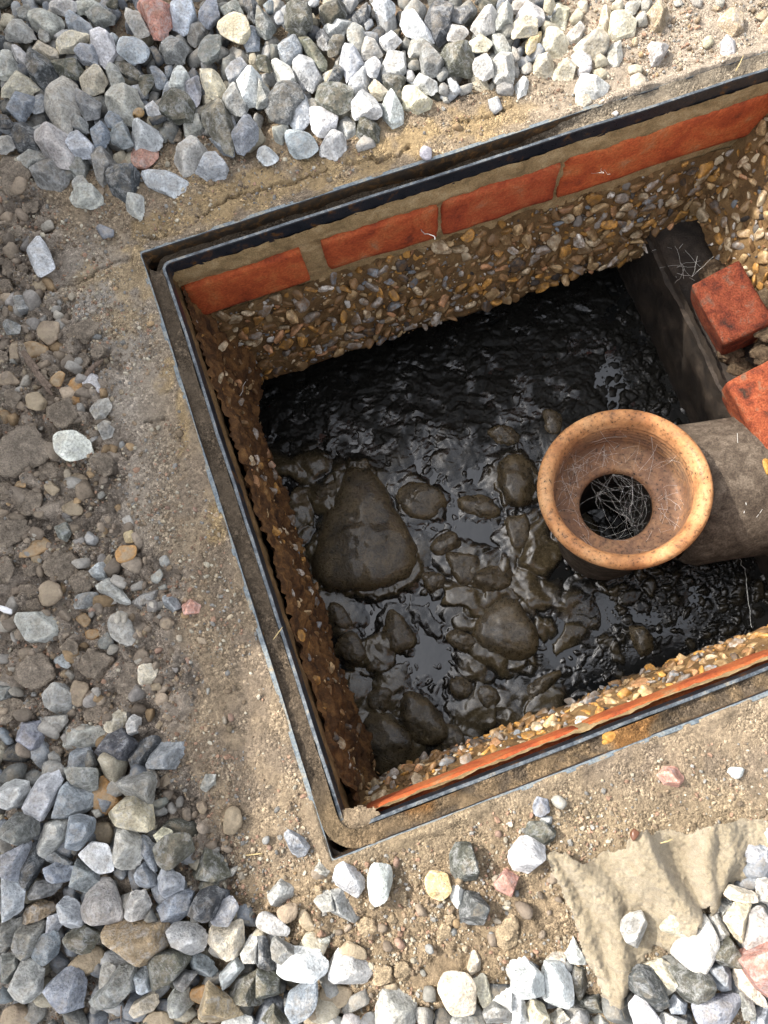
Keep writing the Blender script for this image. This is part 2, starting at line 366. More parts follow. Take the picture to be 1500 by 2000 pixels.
def ground_at(X, Y):
    """height and colour of the ground at world (X, Y)"""
    X = np.asarray(X, float); Y = np.asarray(Y, float)
    q = to_px(np.stack([X, Y, np.zeros_like(X)], -1)); x, y = q[..., 0], q[..., 1]
    wob = (fbm(X * 22, Y * 22, 3, 5) - .5) * 110
    soil = sstep(-26, 22, sdf(x, y, SOIL) + wob); crumb = sstep(-40, 40, sdf(x, y, CRUMB) + wob)
    p1 = sstep(-30, 20, sdf(x, y, TOPPILE) + wob * .5); p2 = sstep(-30, 20, sdf(x, y, LOWPILE) + wob * .5)
    pile = np.maximum(p1, p2)
    w1, i1 = worley(X * 48 + fbm(X*60, Y*60, 2, 3), Y * 48 + fbm(X*60, Y*60, 2, 4), 31); w2, i2 = worley(X * 110, Y * 110, 32); w3, i3 = worley(X*260, Y*260, 33)
    clod = np.clip(.62 - w1, 0, 1) * (.4 + .9 * i1) * .022 + np.clip(.6 - w2, 0, 1) * i2 * .010 + np.clip(.6 - w3, 0, 1) * i3 * .004
    soft = (fbm(X * 16, Y * 16, 3, 8) - .5) * .006 + (fbm(X * 90, Y * 90, 3, 9) - .5) * .0042 + (fbm(X * 230, Y * 230, 2, 19) - .5) * .0022
    pit = np.clip(.45 - w3, 0, 1) * (i3 > .55) * .0022
    z = soft + pit - .0015
    z = z * (1 - soil) + (soft * 1.5 + clod * 1.1 - .010) * soil
    z = z + crumb * (1 - soil) * (clod * .40 - .003)
    z = z - .008 * pile * (1 - soil)
    cr = np.full(X.shape, 1e9)
    for c in CRACKS: cr = np.minimum(cr, segdist(x + (fbm(X*140, Y*140, 2, 61)-.5)*16, y + (fbm(X*140, Y*140, 2, 62)-.5)*16, c, False))
    crk = 1 - sstep(0.8, 3.2, cr); z = z - .006 * crk * (.5 + fbm(X*70, Y*70, 2, 66))
    # dry material colours, plus a paler tone lifting the shaded left strip
    sand = np.array([.315, .243, .162]); col = np.broadcast_to(sand, X.shape + (3,)).copy()
    n = fbm(X * 30, Y * 30, 4, 71); n2 = fbm(X * 75, Y * 75, 4, 72)
    col = mixc(col, [.225, .178, .130], sstep(.48, .62, n) * .7)
    col = mixc(col, [.375, .332, .28], sstep(300, 520, -(x - 700) + 0 * y) * sstep(380, 600, y) * (1 - crumb) * .92)  # greyer, paler strip: brightness of the shaded ground put into the colour
    yl = np.zeros(X.shape)
    for (cx, cy, rx, ry) in YELLOW:
        e = np.hypot((x - cx) * .94 - (y - cy) * -.31, (y - cy)) ; yl = np.maximum(yl, 1 - sstep(.55, 1.25, np.hypot((x - cx) / rx, (y - cy + .31 * (x - cx)) / ry) + (n2 - .5) * 2.2))
    col = mixc(col, [.43, .295, .125], yl * .45)
    pale = sstep(950, 1180, x) * (1 - sstep(200, 420, y)); col = mixc(col, [.41, .34, .26], pale * .9)
    col = mixc(col, [.285, .215, .135], crumb * .85)
    low = sstep(1480, 1600, y) * sstep(600, 760, x); col = mixc(col, [.335, .258, .16], low * (1 - crumb) * .6)
    sc_ = np.array([.27, .225, .178]); soilc = np.broadcast_to(sc_, X.shape + (3,)) * (.7 + .75 * i1[..., None]) * (.8 + .4 * n2[..., None])
    col = col * (1 - soil[..., None]) + soilc * soil[..., None]
    col = col * np.array([1.20, 1.20, 1.22])
    return z, col
def build_ground():
    o = .0197; sp = .0019
    seg = lambda a, b: np.linspace(a, b, int(round((b - a) / sp)) + 1)
    us = np.concatenate([seg(-.46, -o)[:-1], seg(-o, UU + o)[:-1], seg(UU + o, UU + .16)])
    vs = np.concatenate([seg(-.50, -o)[:-1], seg(-o, VV + o)[:-1], seg(VV + o, VV + .30)])
    U, V = np.meshgrid(us, vs, indexing='ij'); P = FW(U, V).reshape(-1, 3)
    z, col = ground_at(P[:, 0], P[:, 1]); z = z.copy()
    u = U.ravel(); v = V.ravel()
    dout = np.maximum(np.maximum(-o - u, u - UU - o), np.maximum(-o - v, v - VV - o))
    k = 1 - sstep(.004, .016, dout); q = to_px(P)
    lip = .0014 + (fbm(P[:, 0]*55, P[:, 1]*55, 5, 91) - .5) * .0095 - .0006 * (u < 0)
    lip = lip + .0026 * (v > VV) * (1 - .75 * sstep(850, 1100, q[:, 0])) + .0030 * sstep(1080, 1250, q[:, 0]) * (v < 0)
    lip = np.where(dout < .0002, np.minimum(lip, .0002), lip)
    be = 1 - sstep(0, .05, np.minimum(np.minimum(u - us[0], us[-1] - u), np.minimum(v - vs[0], vs[-1] - v))); z = z * (1 - be) - .004 * be; col = mixc(col, [.264, .204, .146], be)
    P[:, 2] = z * (1 - k) + lip * k
    cu = (us[:-1] + us[1:]) / 2; cv = (vs[:-1] + vs[1:]) / 2
    inside = ((cu > -o) & (cu < UU + o))[:, None] & ((cv > -o) & (cv < VV + o))[None, :]
    F = grid_faces(len(us), len(vs), ~inside)
    # the same ground carried on to the horizon
    n0 = len(P); ring = []
    cs = [(us[0], vs[0]), (us[-1], vs[0]), (us[-1], vs[-1]), (us[0], vs[-1])]
    inner = np.array([FW(a, b, -.004) for a, b in cs]); cen = inner.mean(0); outer = cen + (inner - cen) * 70; outer[:, 2] = -.004
    P = np.vstack([P, inner, outer]); col = np.vstack([col, np.tile([.264, .204, .146], (8, 1))])
    F2 = np.array([[n0+i, n0+(i+1) % 4, n0+4+(i+1) % 4, n0+4+i] for i in range(4)])
    F = np.vstack([F, F2])
    nrm = np.cross(P[F[0, 1]] - P[F[0, 0]], P[F[0, 2]] - P[F[0, 0]])
    if nrm[2] < 0: F = F[:, ::-1]
    me = mesh_np('ground', P, F, True, col); props(link('ground', me, M_GROUND), 'sandy mortar and crumbly soil around the open chamber', None, None, 'structure')
build_ground()
def gz(p):
    return float(ground_at(np.array([p[0]]), np.array([p[1]]))[0][0])

# ------------------------------------------------------------------ unseen bins, added to cast the shade on the left and into the pit
def plastic(name, c):
    b = NB(name); v = b.objvec(); n = b.noise(v, 14, 4)
    b.val('Base Color', b.mul(G4(c), b.ramp(n, [(.3, .8), (.7, 1.15)]))); b.val('Roughness', .45); b.bump(b.noise(v, 600, 2), .2, .0006); return b.m
M_BIN = plastic('dark_green_plastic', (.012, .035, .02)); M_TYRE = plastic('black_rubber', (.012, .012, .012))
def prism_mesh(name, secs, bev=.012):
    """rounded box through a list of (z, half x, half y, cx) sections"""
    bm = bmesh.new(); rings = []
    for z, hx, hy, cx in secs: rings.append([bm.verts.new((cx + sx * hx, sy * hy, z)) for sx, sy in ((-1, -1), (1, -1), (1, 1), (-1, 1))])
    for a, b in zip(rings[:-1], rings[1:]):
        for i in range(4): bm.faces.new((a[i], a[(i+1) % 4], b[(i+1) % 4], b[i]))
    bm.faces.new(rings[0][::-1]); bm.faces.new(rings[-1])
    bmesh.ops.bevel(bm, geom=[e for e in bm.edges], offset=bev, segments=2, affect='EDGES')
    me = bpy.data.meshes.new(name); bm.to_mesh(me); bm.free(); me.polygons.foreach_set('use_smooth', np.ones(len(me.polygons), bool)); return me
def added_shade_bin(x, y, rz, label):
    t = props(empty('added_shade_bin', (x, y, -.004), rz), label, 'bin', 'added bins out of view that cast the shade')
    link('body', prism_mesh('body', [(.03, .19, .17, -.27), (.80, .25, .225, -.26), (.86, .27, .24, -.27), (.88, .27, .24, -.27)], .014), M_BIN, t)
    link('lid', prism_mesh('lid', [(.883, .275, .245, -.268), (.915, .27, .24, -.268), (.935, .22, .2, -.27)], .012), M_BIN, t)
    hv, hf = tube([(-.54, -.16, .86), (-.59, -.16, .89), (-.59, .16, .89), (-.54, .16, .86)], .014, 8); link('handle', mesh_np('handle', hv, hf), M_BIN, t)
    for s in (-1, 1):
        bm = bmesh.new(); bmesh.ops.create_cone(bm, cap_ends=True, segments=24, radius1=.1, radius2=.1, depth=.05, matrix=Matrix.Translation((-.46, s * .215, .1)) @ Matrix.Rotation(math.pi/2, 4, 'X'))
        bmesh.ops.bevel(bm, geom=[e for e in bm.edges if len(e.link_faces) == 2 and e.calc_face_angle(0) > 1], offset=.012, segments=2, affect='EDGES')
        me = bpy.data.meshes.new('wheel'); bm.to_mesh(me); bm.free(); link('wheel', me, M_TYRE, t)
    return t
BS = .93 / math.tan(SUN_EL)
def bin_for(xf, yc): return xf - BS * LD[0], yc - BS * LD[1]
bx_, by_ = bin_for(.113, .262); added_shade_bin(bx_, by_, 0.0, 'dark green bin added out of view to shade the open chamber')
bx_, by_ = bin_for(-.135, -.21); added_shade_bin(bx_, by_, .10, 'dark green bin added out of view to shade the lower left ground')
bx_, by_ = bin_for(-.185, .735); added_shade_bin(bx_, by_, -.05, 'dark green bin added out of view to shade the upper left ground')

# ------------------------------------------------------------------ steel manhole frame
def ring_path(d, r=.012, n=5, sub=30):
    """closed loop round the opening, d outside it, rounded corners; dense enough to wave a little"""
    pts = []; R = max(r + d, .002)
    cs = [(-d + R, -d + R, math.pi, 1.5*math.pi), (UU + d - R, -d + R, 1.5*math.pi, 2*math.pi), (UU + d - R, VV + d - R, 0, .5*math.pi), (-d + R, VV + d - R, .5*math.pi, math.pi)]
    for i, (cx, cy, a0, a1) in enumerate(cs):
        for k in range(n + 1):
            a = a0 + (a1 - a0) * k / n; pts.append((cx + R * math.cos(a), cy + R * math.sin(a)))
        nx = cs[(i + 1) % 4]; a = nx[2]; e = (nx[0] + R * math.cos(a), nx[1] + R * math.sin(a)); s = pts[-1]
        for k in range(1, sub): pts.append((s[0] + (e[0]-s[0]) * k / sub, s[1] + (e[1]-s[1]) * k / sub))
    return np.array(pts)
def ring_mesh(name, prof, r=.012, mids=None, wob=.0011):
    loops = []
    for d, z in prof:
        p = ring_path(d, r); P = FW(p[:, 0], p[:, 1], z)
        q = ring_path(0, r); P[:, 0] += (fbm(q[:, 0]*18, q[:, 1]*18, 3, 3) - .5) * wob*2; P[:, 1] += (fbm(q[:, 0]*18, q[:, 1]*18, 3, 4) - .5) * wob*2
        P[:, 2] += (fbm(q[:, 0]*60, q[:, 1]*60, 3, 5) - .5) * wob; loops.append(P)
    n = len(loops[0]); m = len(loops); V = np.vstack(loops); F = []; mi = []
    for j in range(m):
        for i in range(n):
            F.append([j*n+i, j*n+(i+1) % n, ((j+1) % m)*n+(i+1) % n, ((j+1) % m)*n+i]); mi.append(mids[j] if mids else 0)
    me = mesh_np(name, V, np.array(F), False, None, mi); return me
FR = props(empty('manhole_frame', FW(UU/2, VV, -.03)[:3]), 'black steel manhole frame with a double rim let into the sandy mortar', 'manhole frame')
def under(o, root): o.location = Vector(o.location) - root.location; return o
under(link('outer_rim', ring_mesh('outer_rim', [(.0186, -.030), (.0186, .0004), (.0192, .0014), (.0230, .0014), (.0236, .0006), (.0236, -.030)], -.0165, [2, 0, 1, 1, 0, 0]), [M_BLACK, M_GALV, M_RUST], FR), FR)
under(link('inner_rim', ring_mesh('inner_rim', [(.0000, -.021), (.0000, -.0028), (.0006, -.0016), (.0034, -.0016), (.0040, -.0026), (.0040, -.034)], .0065, [0, 0, 1, 1, 2, 2]), [M_BLACK, M_EDGE, M_RUST], FR), FR)
under(link('channel_floor', ring_mesh('channel_floor', [(.0042, -.030), (.0042, -.0255), (.0190, -.0255), (.0190, -.030)], .012, [0, 0, 0, 0]), [M_RUST], FR), FR)
under(link('flange', ring_mesh('flange', [(.0215, -.012), (.0215, -.008), (.060, -.008), (.060, -.012)], .0, [0, 0, 0, 0]), [M_RUST], FR), FR)
def channel_dirt():
    nd = 9; loops = []; cols = []
    for j in range(nd):
        d = .0040 + (.0192 - .0040) * j / (nd - 1)
        p = []
        base = ring_path(d, .012, 8, 170); P = FW(base[:, 0], base[:, 1], 0.0); q = to_px(P)
        n = fbm(P[:, 0]*90, P[:, 1]*90, 4, 21); n2 = fbm(P[:, 0]*24, P[:, 1]*24, 3, 22)
        back = base[:, 1] < 0.0; front = base[:, 1] > VV; left = base[:, 0] < 0
        h = np.full(len(P), -.0185) + (n2 - .5) * .012
        sandy = sstep(1000, 1180, q[:, 0]) * back
        h = h * (1 - sandy) + (-.0075 + (j / (nd-1)) * .007) * sandy
        h = np.where(front, h + .0135 + .012 * (n2 - .45), h); h = np.where(left & ~front & ~back, h + .0145, h)
        g = np.exp(-((q[:, 0] - 665) ** 2 + (q[:, 1] - 1612) ** 2) / 62.0 ** 2); h = h * (1 - g) + .0016 * g
        edge = abs(j / (nd - 1) - .5) * 2; h += (n - .5) * .009 + .0025 * edge ** 3
        h = np.clip(h, -.025, .0022); P[:, 2] = h; loops.append(P)
        c = np.broadcast_to(np.array([.135, .103, .072]), P.shape).copy(); c = mixc(c, [.34, .28, .205], sandy); c = mixc(c, [.22, .16, .095], np.clip(g * 1.3, 0, 1))
        c = mixc(c, [.24, .17, .10], front * sstep(.42, .56, n) * .9); c = mixc(c, [.25, .11, .025], front * sstep(.55, .7, n2) * .7); cols.append(c)
    n = len(loops[0]); V = np.vstack(loops); F = [[j*n+i, (j+1)*n+i, (j+1)*n+(i+1) % n, j*n+(i+1) % n] for j in range(nd-1) for i in range(n)]
    F = np.array(F); nr = np.cross(V[F[0, 1]] - V[F[0, 0]], V[F[0, 2]] - V[F[0, 0]])
    if nr[2] < 0: F = F[:, ::-1]
    o = under(link('dirt', mesh_np('dirt', V, F, True, np.vstack(cols)), M_GROUND, FR), FR); o['kind'] = 'stuff'
channel_dirt()
def corner_mound():
    xs = np.arange(610, 800, 3.0); ys = np.arange(1535, 1690, 3.0); X, Y = np.meshgrid(xs, ys, indexing='ij'); W = np.array([[*gp(a, b_, 0)] for a, b_ in zip(X.ravel(), Y.ravel())])
    x, y = X.ravel(), Y.ravel(); r2 = ((x - 690 - .9*(1605 - y)*0) / 62) ** 2 + ((y - 1612 + .36 * (x - 690)) / 34) ** 2
    z = -.0075 + .0088 * np.exp(-r2 * 1.2) + (fbm(W[:, 0]*110, W[:, 1]*110, 4, 33) - .5) * .005; P = np.column_stack([W, z]); F = grid_faces(*X.shape); F = F[(z[F] > -.0045).all(1)]
    n = np.cross(P[F[0, 1]] - P[F[0, 0]], P[F[0, 2]] - P[F[0, 0]]); F = F if n[2] > 0 else F[:, ::-1]
    o = under(link('dirt', mesh_np('dirt', P, F, True, np.tile([.33, .25, .165], (len(P), 1))), M_GROUND, FR), FR); o['kind'] = 'stuff'
corner_mound()

# ------------------------------------------------------------------ pit walls
def wp(side, a, t, z):
    """a along the wall, t out of it into the pit"""
    a = np.asarray(a, float); t = np.broadcast_to(np.asarray(t, float), a.shape)
    if side == 'far': return FW(a, t, z)
    if side == 'left': return FW(t, a, z)
    if side == 'near': return FW(a, VV - t, z)
    return FW(UU - t, a, z)
def wall_sheet(name, side, a0, a1, zs, tf, mat, root, seed, amp=.004, sp=.004, ragged=.0, back=-.05, cav=0.0):
    a = np.linspace(a0, a1, max(4, int((a1 - a0) / sp))); z = np.linspace(zs[0], zs[1], max(3, int(abs(zs[1] - zs[0]) / sp)))
    A, Z = np.meshgrid(a, z, indexing='ij'); k = (Z - zs[0]) / (zs[1] - zs[0])
    Z = Z + ragged * (fbm(A * 24, A * 0 + seed, 3, seed) - .5) * 2 * k
    T = tf(A, Z) + amp * (fbm(A * 45, Z * 45, 4, seed) - .5) * 2 + amp * .7 * (fbm(A * 160, Z * 160, 3, seed + 1) - .5) * 2
    if cav: T = T - cav * sstep(.55, .8, fbm(A*14, Z*20, 3, seed+9))
    if back is not None:                                   # fold the lower edge back under itself
        for tt, dz in ((.006, -.003), (.02, -.004), (.05, -.003)):
            A = np.hstack([A, A[:, -1:]]); T = np.hstack([T, T[:, -1:] - tt]); Z = np.hstack([Z, Z[:, -1:] + dz])
    P = wp(side, A, T, Z); F = grid_faces(*A.shape); P = P.reshape(-1, 3)
    return under(link(name, mesh_np(name, P, F), mat, root), root)
BRKV = {}
def brick_mesh(L, hgt, dep, seed, chip=.0045):
    """worn brick, origin at the middle of its face; x along, y out of the wall, z up"""
    bm = bmesh.new(); bmesh.ops.create_cube(bm, size=1.0)
    bmesh.ops.subdivide_edges(bm, edges=bm.edges[:], cuts=11, use_grid_fill=True)
    r = np.random.default_rng(seed); me = bpy.data.meshes.new('brick'); bm.to_mesh(me); bm.free()
    n = len(me.vertices); V = np.empty(n * 3, np.float32); me.vertices.foreach_get('co', V); V = V.reshape(-1, 3).astype(float)
    S = np.array([L, dep, hgt]); V = V * S
    h = S / 2; rad = .0035; q = np.clip(V, -(h - rad), h - rad); d = V - q; ln = np.linalg.norm(d, axis=1); m = ln > 1e-9
    V[m] = q[m] + d[m] / ln[m][:, None] * np.minimum(ln[m], rad)[:, None]
    nz = N3(seed, 90)(V); nz2 = N3(seed + 1, 260)(V); cn = N3(seed + 2, 45)(V)
    edge = ((np.abs(V) > (h - .006)).sum(1) >= 2)
    V += V / (np.linalg.norm(V, axis=1)[:, None] + 1e-9) * (nz * .0007 + nz2 * .0004)[:, None]
    V[edge] *= (1 - np.clip(cn[edge], 0, 2) * chip / .05 * 1.2)[:, None]
    V[:, 1] -= dep / 2; me.vertices.foreach_set('co', V.astype(np.float32).ravel())
    me.polygons.foreach_set('use_smooth', np.ones(len(me.polygons), bool)); me.update(); return me
def put_brick(root, side, a, t, z, L, hgt, dep, seed, tint=(1, 1, 1), roll=0.0, label=None):
    o = link('brick', brick_mesh(L, hgt, dep, seed, .0018), M_BRICK, root)
    p = wp(side, np.array(a), t, z); p1 = wp(side, np.array(a + .01), t, z); p2 = wp(side, np.array(a), t + .01, z)
    x = Vector(p1 - p).normalized(); y = Vector(p2 - p).normalized(); zz = x.cross(y)
    if zz.z < 0: x = -x; zz = x.cross(y)
    y = zz.cross(x); Mx = Matrix((x, y, zz)).transposed() @ Matrix.Rotation(roll, 3, 'Y')
    o.matrix_local = Matrix.Translation(Vector(p) - root.location) @ Mx.to_4x4(); o.color = (*tint, 1)
    if label: o['label'] = label
    return o
PV = [free_rock(3, 700 + i, p=[6, 9, 14, 22][i % 4], k=8, asp=[(1, .7, .42), (1, .55, .36), (1, .85, .5), (1, .48, .4)][(i // 4) % 4], lump=.08) for i in range(16)]
PMESH = [mesh_np('pebble', V, F) for V, F in PV]
PPAL = [((.42, .215, .055), 3.2), ((.22, .125, .055), 4.2), ((.42, .29, .15), 3.4), ((.27, .24, .21), 2.4), ((.20, .215, .23), .9), ((.52, .42, .28), 1.8), ((.62, .58, .52), .8), ((.07, .058, .05), .9), ((.46, .24, .12), 1.2)]
PPW = np.array([w_ for _, w_ in PPAL]); PPW = PPW / PPW.sum()
for m_ in PMESH: m_.materials.append(M_WALLPEB)
def pebbles(root, side, a0, a1, z0, z1, tf, n_try, smin, smax, seed, limit=300, dens=None, gap=.66):
    r = np.random.default_rng(seed); got = []; A = np.empty(0); Z = np.empty(0); S = np.empty(0)
    cand = np.sort(smin + (smax - smin) * r.power(0.45, n_try))[::-1]
    for s in cand:
        a = r.uniform(a0, a1); z = r.uniform(z0, z1)
        if dens is not None and r.random() > dens(a, z): continue
        if len(A) and (np.hypot(A - a, Z - z) < (S + s) * gap).any(): continue
        A = np.append(A, a); Z = np.append(Z, z); S = np.append(S, s)
    stuff = []
    for i in range(len(A)):
        k = r.integers(len(PMESH)); c = np.array(PPAL[r.choice(len(PPAL), p=PPW)][0]) * r.uniform(.50, 1.05)
        t = float(tf(np.array([A[i]]), np.array([Z[i]]))[0]); P = wp(side, np.array(A[i]), t + r.uniform(-.45, .05) * S[i], Z[i])
        nrm = wp(side, np.array(A[i]), t + .01, Z[i]) - wp(side, np.array(A[i]), t, Z[i]); nrm /= np.linalg.norm(nrm)
        q = Vector(nrm).to_track_quat('Z', 'Y') @ Euler((r.normal(0, .5), r.normal(0, .5), r.uniform(0, 6.28))).to_quaternion()
        if i < limit:
            o = link('pebble', PMESH[k], None, root); o.location = Vector(P) - root.location; o.rotation_mode = 'QUATERNION'; o.rotation_quaternion = q
            o.scale = (S[i], S[i], S[i]); o.color = (*c, 1)
        else:
            V, F = PV[k]; Rm = np.array(q.to_matrix()); stuff.append((V @ Rm.T * S[i] + P, F, c))
    if stuff:
        V, F = join([(a, b) for a, b, _ in stuff]); col = np.vstack([np.tile(c, (len(a), 1)) for a, _, c in stuff])
        o = under(link('small_pebbles', mesh_np('small_pebbles', V, F, True, col), M_GRIT, root), root); o['kind'] = 'stuff'
def wroot(side, label):
    p = wp(side, np.array(UU/2 if side in ('far', 'near') else VV/2), 0, -.42)
    return props(empty('pit_wall', p), label, 'wall')
def ua(x, y, z): return uv_of(gp(x, y, z))[0]
# far wall
WF = wroot('far', 'far pit wall of orange red bricks over a thick band of pebbly concrete')
wall_sheet('mortar', 'far', -.01, UU + .01, (-.018, -.145), lambda A, Z: .0012 + 0*A - .0040 * sstep(-.040, -.052, Z), M_MORTAR, WF, 41, .0022, .003, 0, None)
tf_far = lambda A, Z: np.interp(-Z, [.11, .130, .155, .265, .30], [-.006, .000, .007, .030, .036]) + .010 * (fbm(np.asarray(A)*9, np.asarray(Z)*9, 3, 77) - .5)
wall_sheet('concrete', 'far', -.02, UU + .02, (-.122, -.268), tf_far, M_CONC, WF, 43, .003, .0035, .010, -.05)
for i, (x0, y0, x1, y1, tnt) in enumerate([(366, 580, 598, 520, (1.0, .95, .9)), (630, 495, 857, 430, (.92, .85, .85)), (861, 430, 1082, 350, (.9, .82, .9)), (1088, 350, 1600, 180, (1.05, 1.0, .95))]):
    a0 = ua(x0, y0, -.082); a1 = ua(x1, y1, -.082)
    put_brick(WF, 'far', (a0 + a1) / 2, .0035, [-.0825, -.080, -.0775, -.0735][i], a1 - a0, [.066, .065, .065, .069][i], .09, 300 + i, tnt, [.02, -.012, .0, .004][i])
pebbles(WF, 'far', .0, UU, -.266, -.128, lambda A, Z: tf_far(A, Z) + .001, 16000, .0016, .0118, 51, dens=lambda a, z: .25 if z > -.142 and a > .3 else (.25 if a < .06 and z > -.17 else 1))
# left wall
WL = wroot('left', 'left pit wall of rust brown earthy concrete seen edge on under the steel rim')
tf_left = lambda A, Z: np.interp(-Z, [.03, .06, .15, .27], [.001, .002, .006, .011]) + .030 * np.exp(-(np.asarray(A)/.055)**2) * sstep(-.10, -.24, np.asarray(Z)) + .012 * (fbm(np.asarray(A)*12, np.asarray(Z)*12, 3, 78) - .5)
wall_sheet('mortar', 'left', -.01, VV + .01, (-.020, -.062), lambda A, Z: -.0012 + 0*A, M_CONC, WL, 44, .002, .003, 0, None)
b_ = noisy_mat('rusty_earth', [(0.28, (0.022, 0.011, 0.006)), (0.48, (0.085, 0.040, 0.015)), (0.66, (0.19, 0.095, 0.033)), (0.8, (0.30, 0.19, 0.08))], 45, .85, .005)
wall_sheet('concrete', 'left', -.01, VV + .01, (-.05, -.255), tf_left, b_, WL, 45, .008, .0022, .022, -.05)
pebbles(WL, 'left', .02, VV - .01, -.266, -.08, lambda A, Z: tf_left(A, Z) - .0008, 1500, .002, .0095, 52, 280, gap=.95, dens=lambda a, z: .6)
# near wall
WN = wroot('near', 'near pit wall of red brick and pebbly concrete along the lower edge')
wall_sheet('mortar', 'near', -.01, UU + .01, (-.020, -.12), lambda A, Z: .003 + 0*A, M_MORTAR, WN, 46, .002, .003, 0, None)
tf_near = lambda A, Z: np.interp(-Z, [.07, .095, .12, .20], [-.004, .005, .012, .015]) + .010 * (fbm(np.asarray(A)*9, np.asarray(Z)*9, 3, 79) - .5)
wall_sheet('concrete', 'near', -.01, UU + .01, (-.080, -.195), tf_near, M_CONC, WN, 47, .003, .0035, .012, -.05)
a_ = .012
for i, L in enumerate([.212, .208, .214]):
    put_brick(WN, 'near', a_ + L/2, .0055, -.0600, L, .048, .09, 320 + i, [(.85, .9, .85), (.75, .85, .8), (.85, .85, .8)][i]); a_ += L + .009
pebbles(WN, 'near', .01, UU - .01, -.192, -.088, lambda A, Z: tf_near(A, Z) + .0005, 5200, .0022, .0105, 53, 300)
# right wall, mostly beyond the picture's edge
WR = wroot('right', 'right pit wall of pebbly concrete with loose red bricks at its foot beside the clay pipe')
tf_right = lambda A, Z: np.interp(-Z, [.03, .09, .13, .2, .22], [.001, .012, .031, .062, .066]) + .008 * (fbm(np.asarray(A)*9, np.asarray(Z)*9, 3, 80) - .5)
wall_sheet('concrete', 'right', -.01, VV + .01, (-.030, -.205), tf_right, M_CONC, WR, 48, .003, .0035, .010, None)
pebbles(WR, 'right', .01, VV - .02, -.20, -.045, lambda A, Z: tf_right(A, Z) + .001, 5200, .0022, .0105, 54, 300)
A_, Z_ = np.meshgrid(np.linspace(-.05, VV + .05, 120), np.linspace(0, 1, 10), indexing='ij')
P_ = wp('right', A_, .045 + .075 * Z_ + .004 * (fbm(A_*40, Z_*4, 3, 15) - .5), -.222 - .006 * Z_ + .008 * (fbm(A_*50, Z_*5, 3, 14) - .5)); under(link('ledge', mesh_np('ledge', P_.reshape(-1, 3), grid_faces(*A_.shape)), M_DARKWALL, WR), WR)
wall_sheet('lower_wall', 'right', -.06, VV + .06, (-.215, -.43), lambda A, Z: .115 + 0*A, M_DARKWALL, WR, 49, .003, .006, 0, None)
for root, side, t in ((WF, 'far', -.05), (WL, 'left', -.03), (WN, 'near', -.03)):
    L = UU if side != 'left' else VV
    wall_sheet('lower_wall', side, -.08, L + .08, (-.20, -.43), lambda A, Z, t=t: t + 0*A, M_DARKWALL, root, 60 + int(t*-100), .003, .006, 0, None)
def edge_brick(A, B, zt, hgt, out, dep, seed, tint, label):
    """a brick of the right wall from the two picture points that end its upper inner edge"""
    a = gp(*A, zt); b = gp(*B, zt); x = (b - a); L = np.linalg.norm(x); x /= L; n = np.array([-x[1], x[0]])
    if n @ (TL - a) < 0: n = -n
    o = link('brick', brick_mesh(L, hgt, dep, seed, .008), M_BRICKD, WR); X = Vector((x[0], x[1], 0)); Y = Vector((n[0], n[1], 0)); Zv = X.cross(Y)
    if Zv.z < 0: X = -X; Zv = X.cross(Y)
    Mx = Matrix((X, Y, Zv)).transposed() @ Matrix.Rotation(out, 3, 'X'); m = (a + b) / 2
    o.matrix_local = Matrix.Translation(Vector((m[0], m[1], zt - hgt/2)) - WR.location) @ Mx.to_4x4(); o.color = (*tint, 1); o['label'] = label
edge_brick((1362, 548), (1428, 668), -.172, .060, -.30, .060, 341, (.42, .42, .44), 'dull red brick bedded in the pebbly concrete')  # dark tint also stands in for shade missing on this brick
edge_brick((1425, 742), (1512, 885), -.178, .060, -.22, .065, 342, (.72, .75, .72), 'orange brick end above the clay pipe')

M_RUBBLE = noisy_mat('dusty_mortar_rubble', [(0.3, (0.03, 0.022, 0.015)), (0.5, (0.085, 0.06, 0.038)), (0.7, (0.17, 0.125, 0.08))], 90, 0.95, 0.005, 600, .1, .4)
for k, (x, y, z, s) in enumerate([(1492, 590, -.172, .020), (1500, 690, -.192, .020), (1425, 690, -.222, .018), (1392, 528, -.195, .016), (1445, 722, -.230, .018), (1512, 640, -.175, .022)]):
    D_, F_ = ICO[4]; V_ = D_ * np.array([s, s * .8, s * .55]); V_ *= (1 + .14 * N3(800 + k, 4)(D_) + .08 * N3(820 + k, 11)(D_) + .05 * N3(840 + k, 26)(D_))[:, None]
    o = link('mortar_lump', mesh_np('mortar_lump', V_, F_), M_RUBBLE, WR); p_ = gp(x, y, z); o.location = Vector((p_[0], p_[1], z)) - WR.location
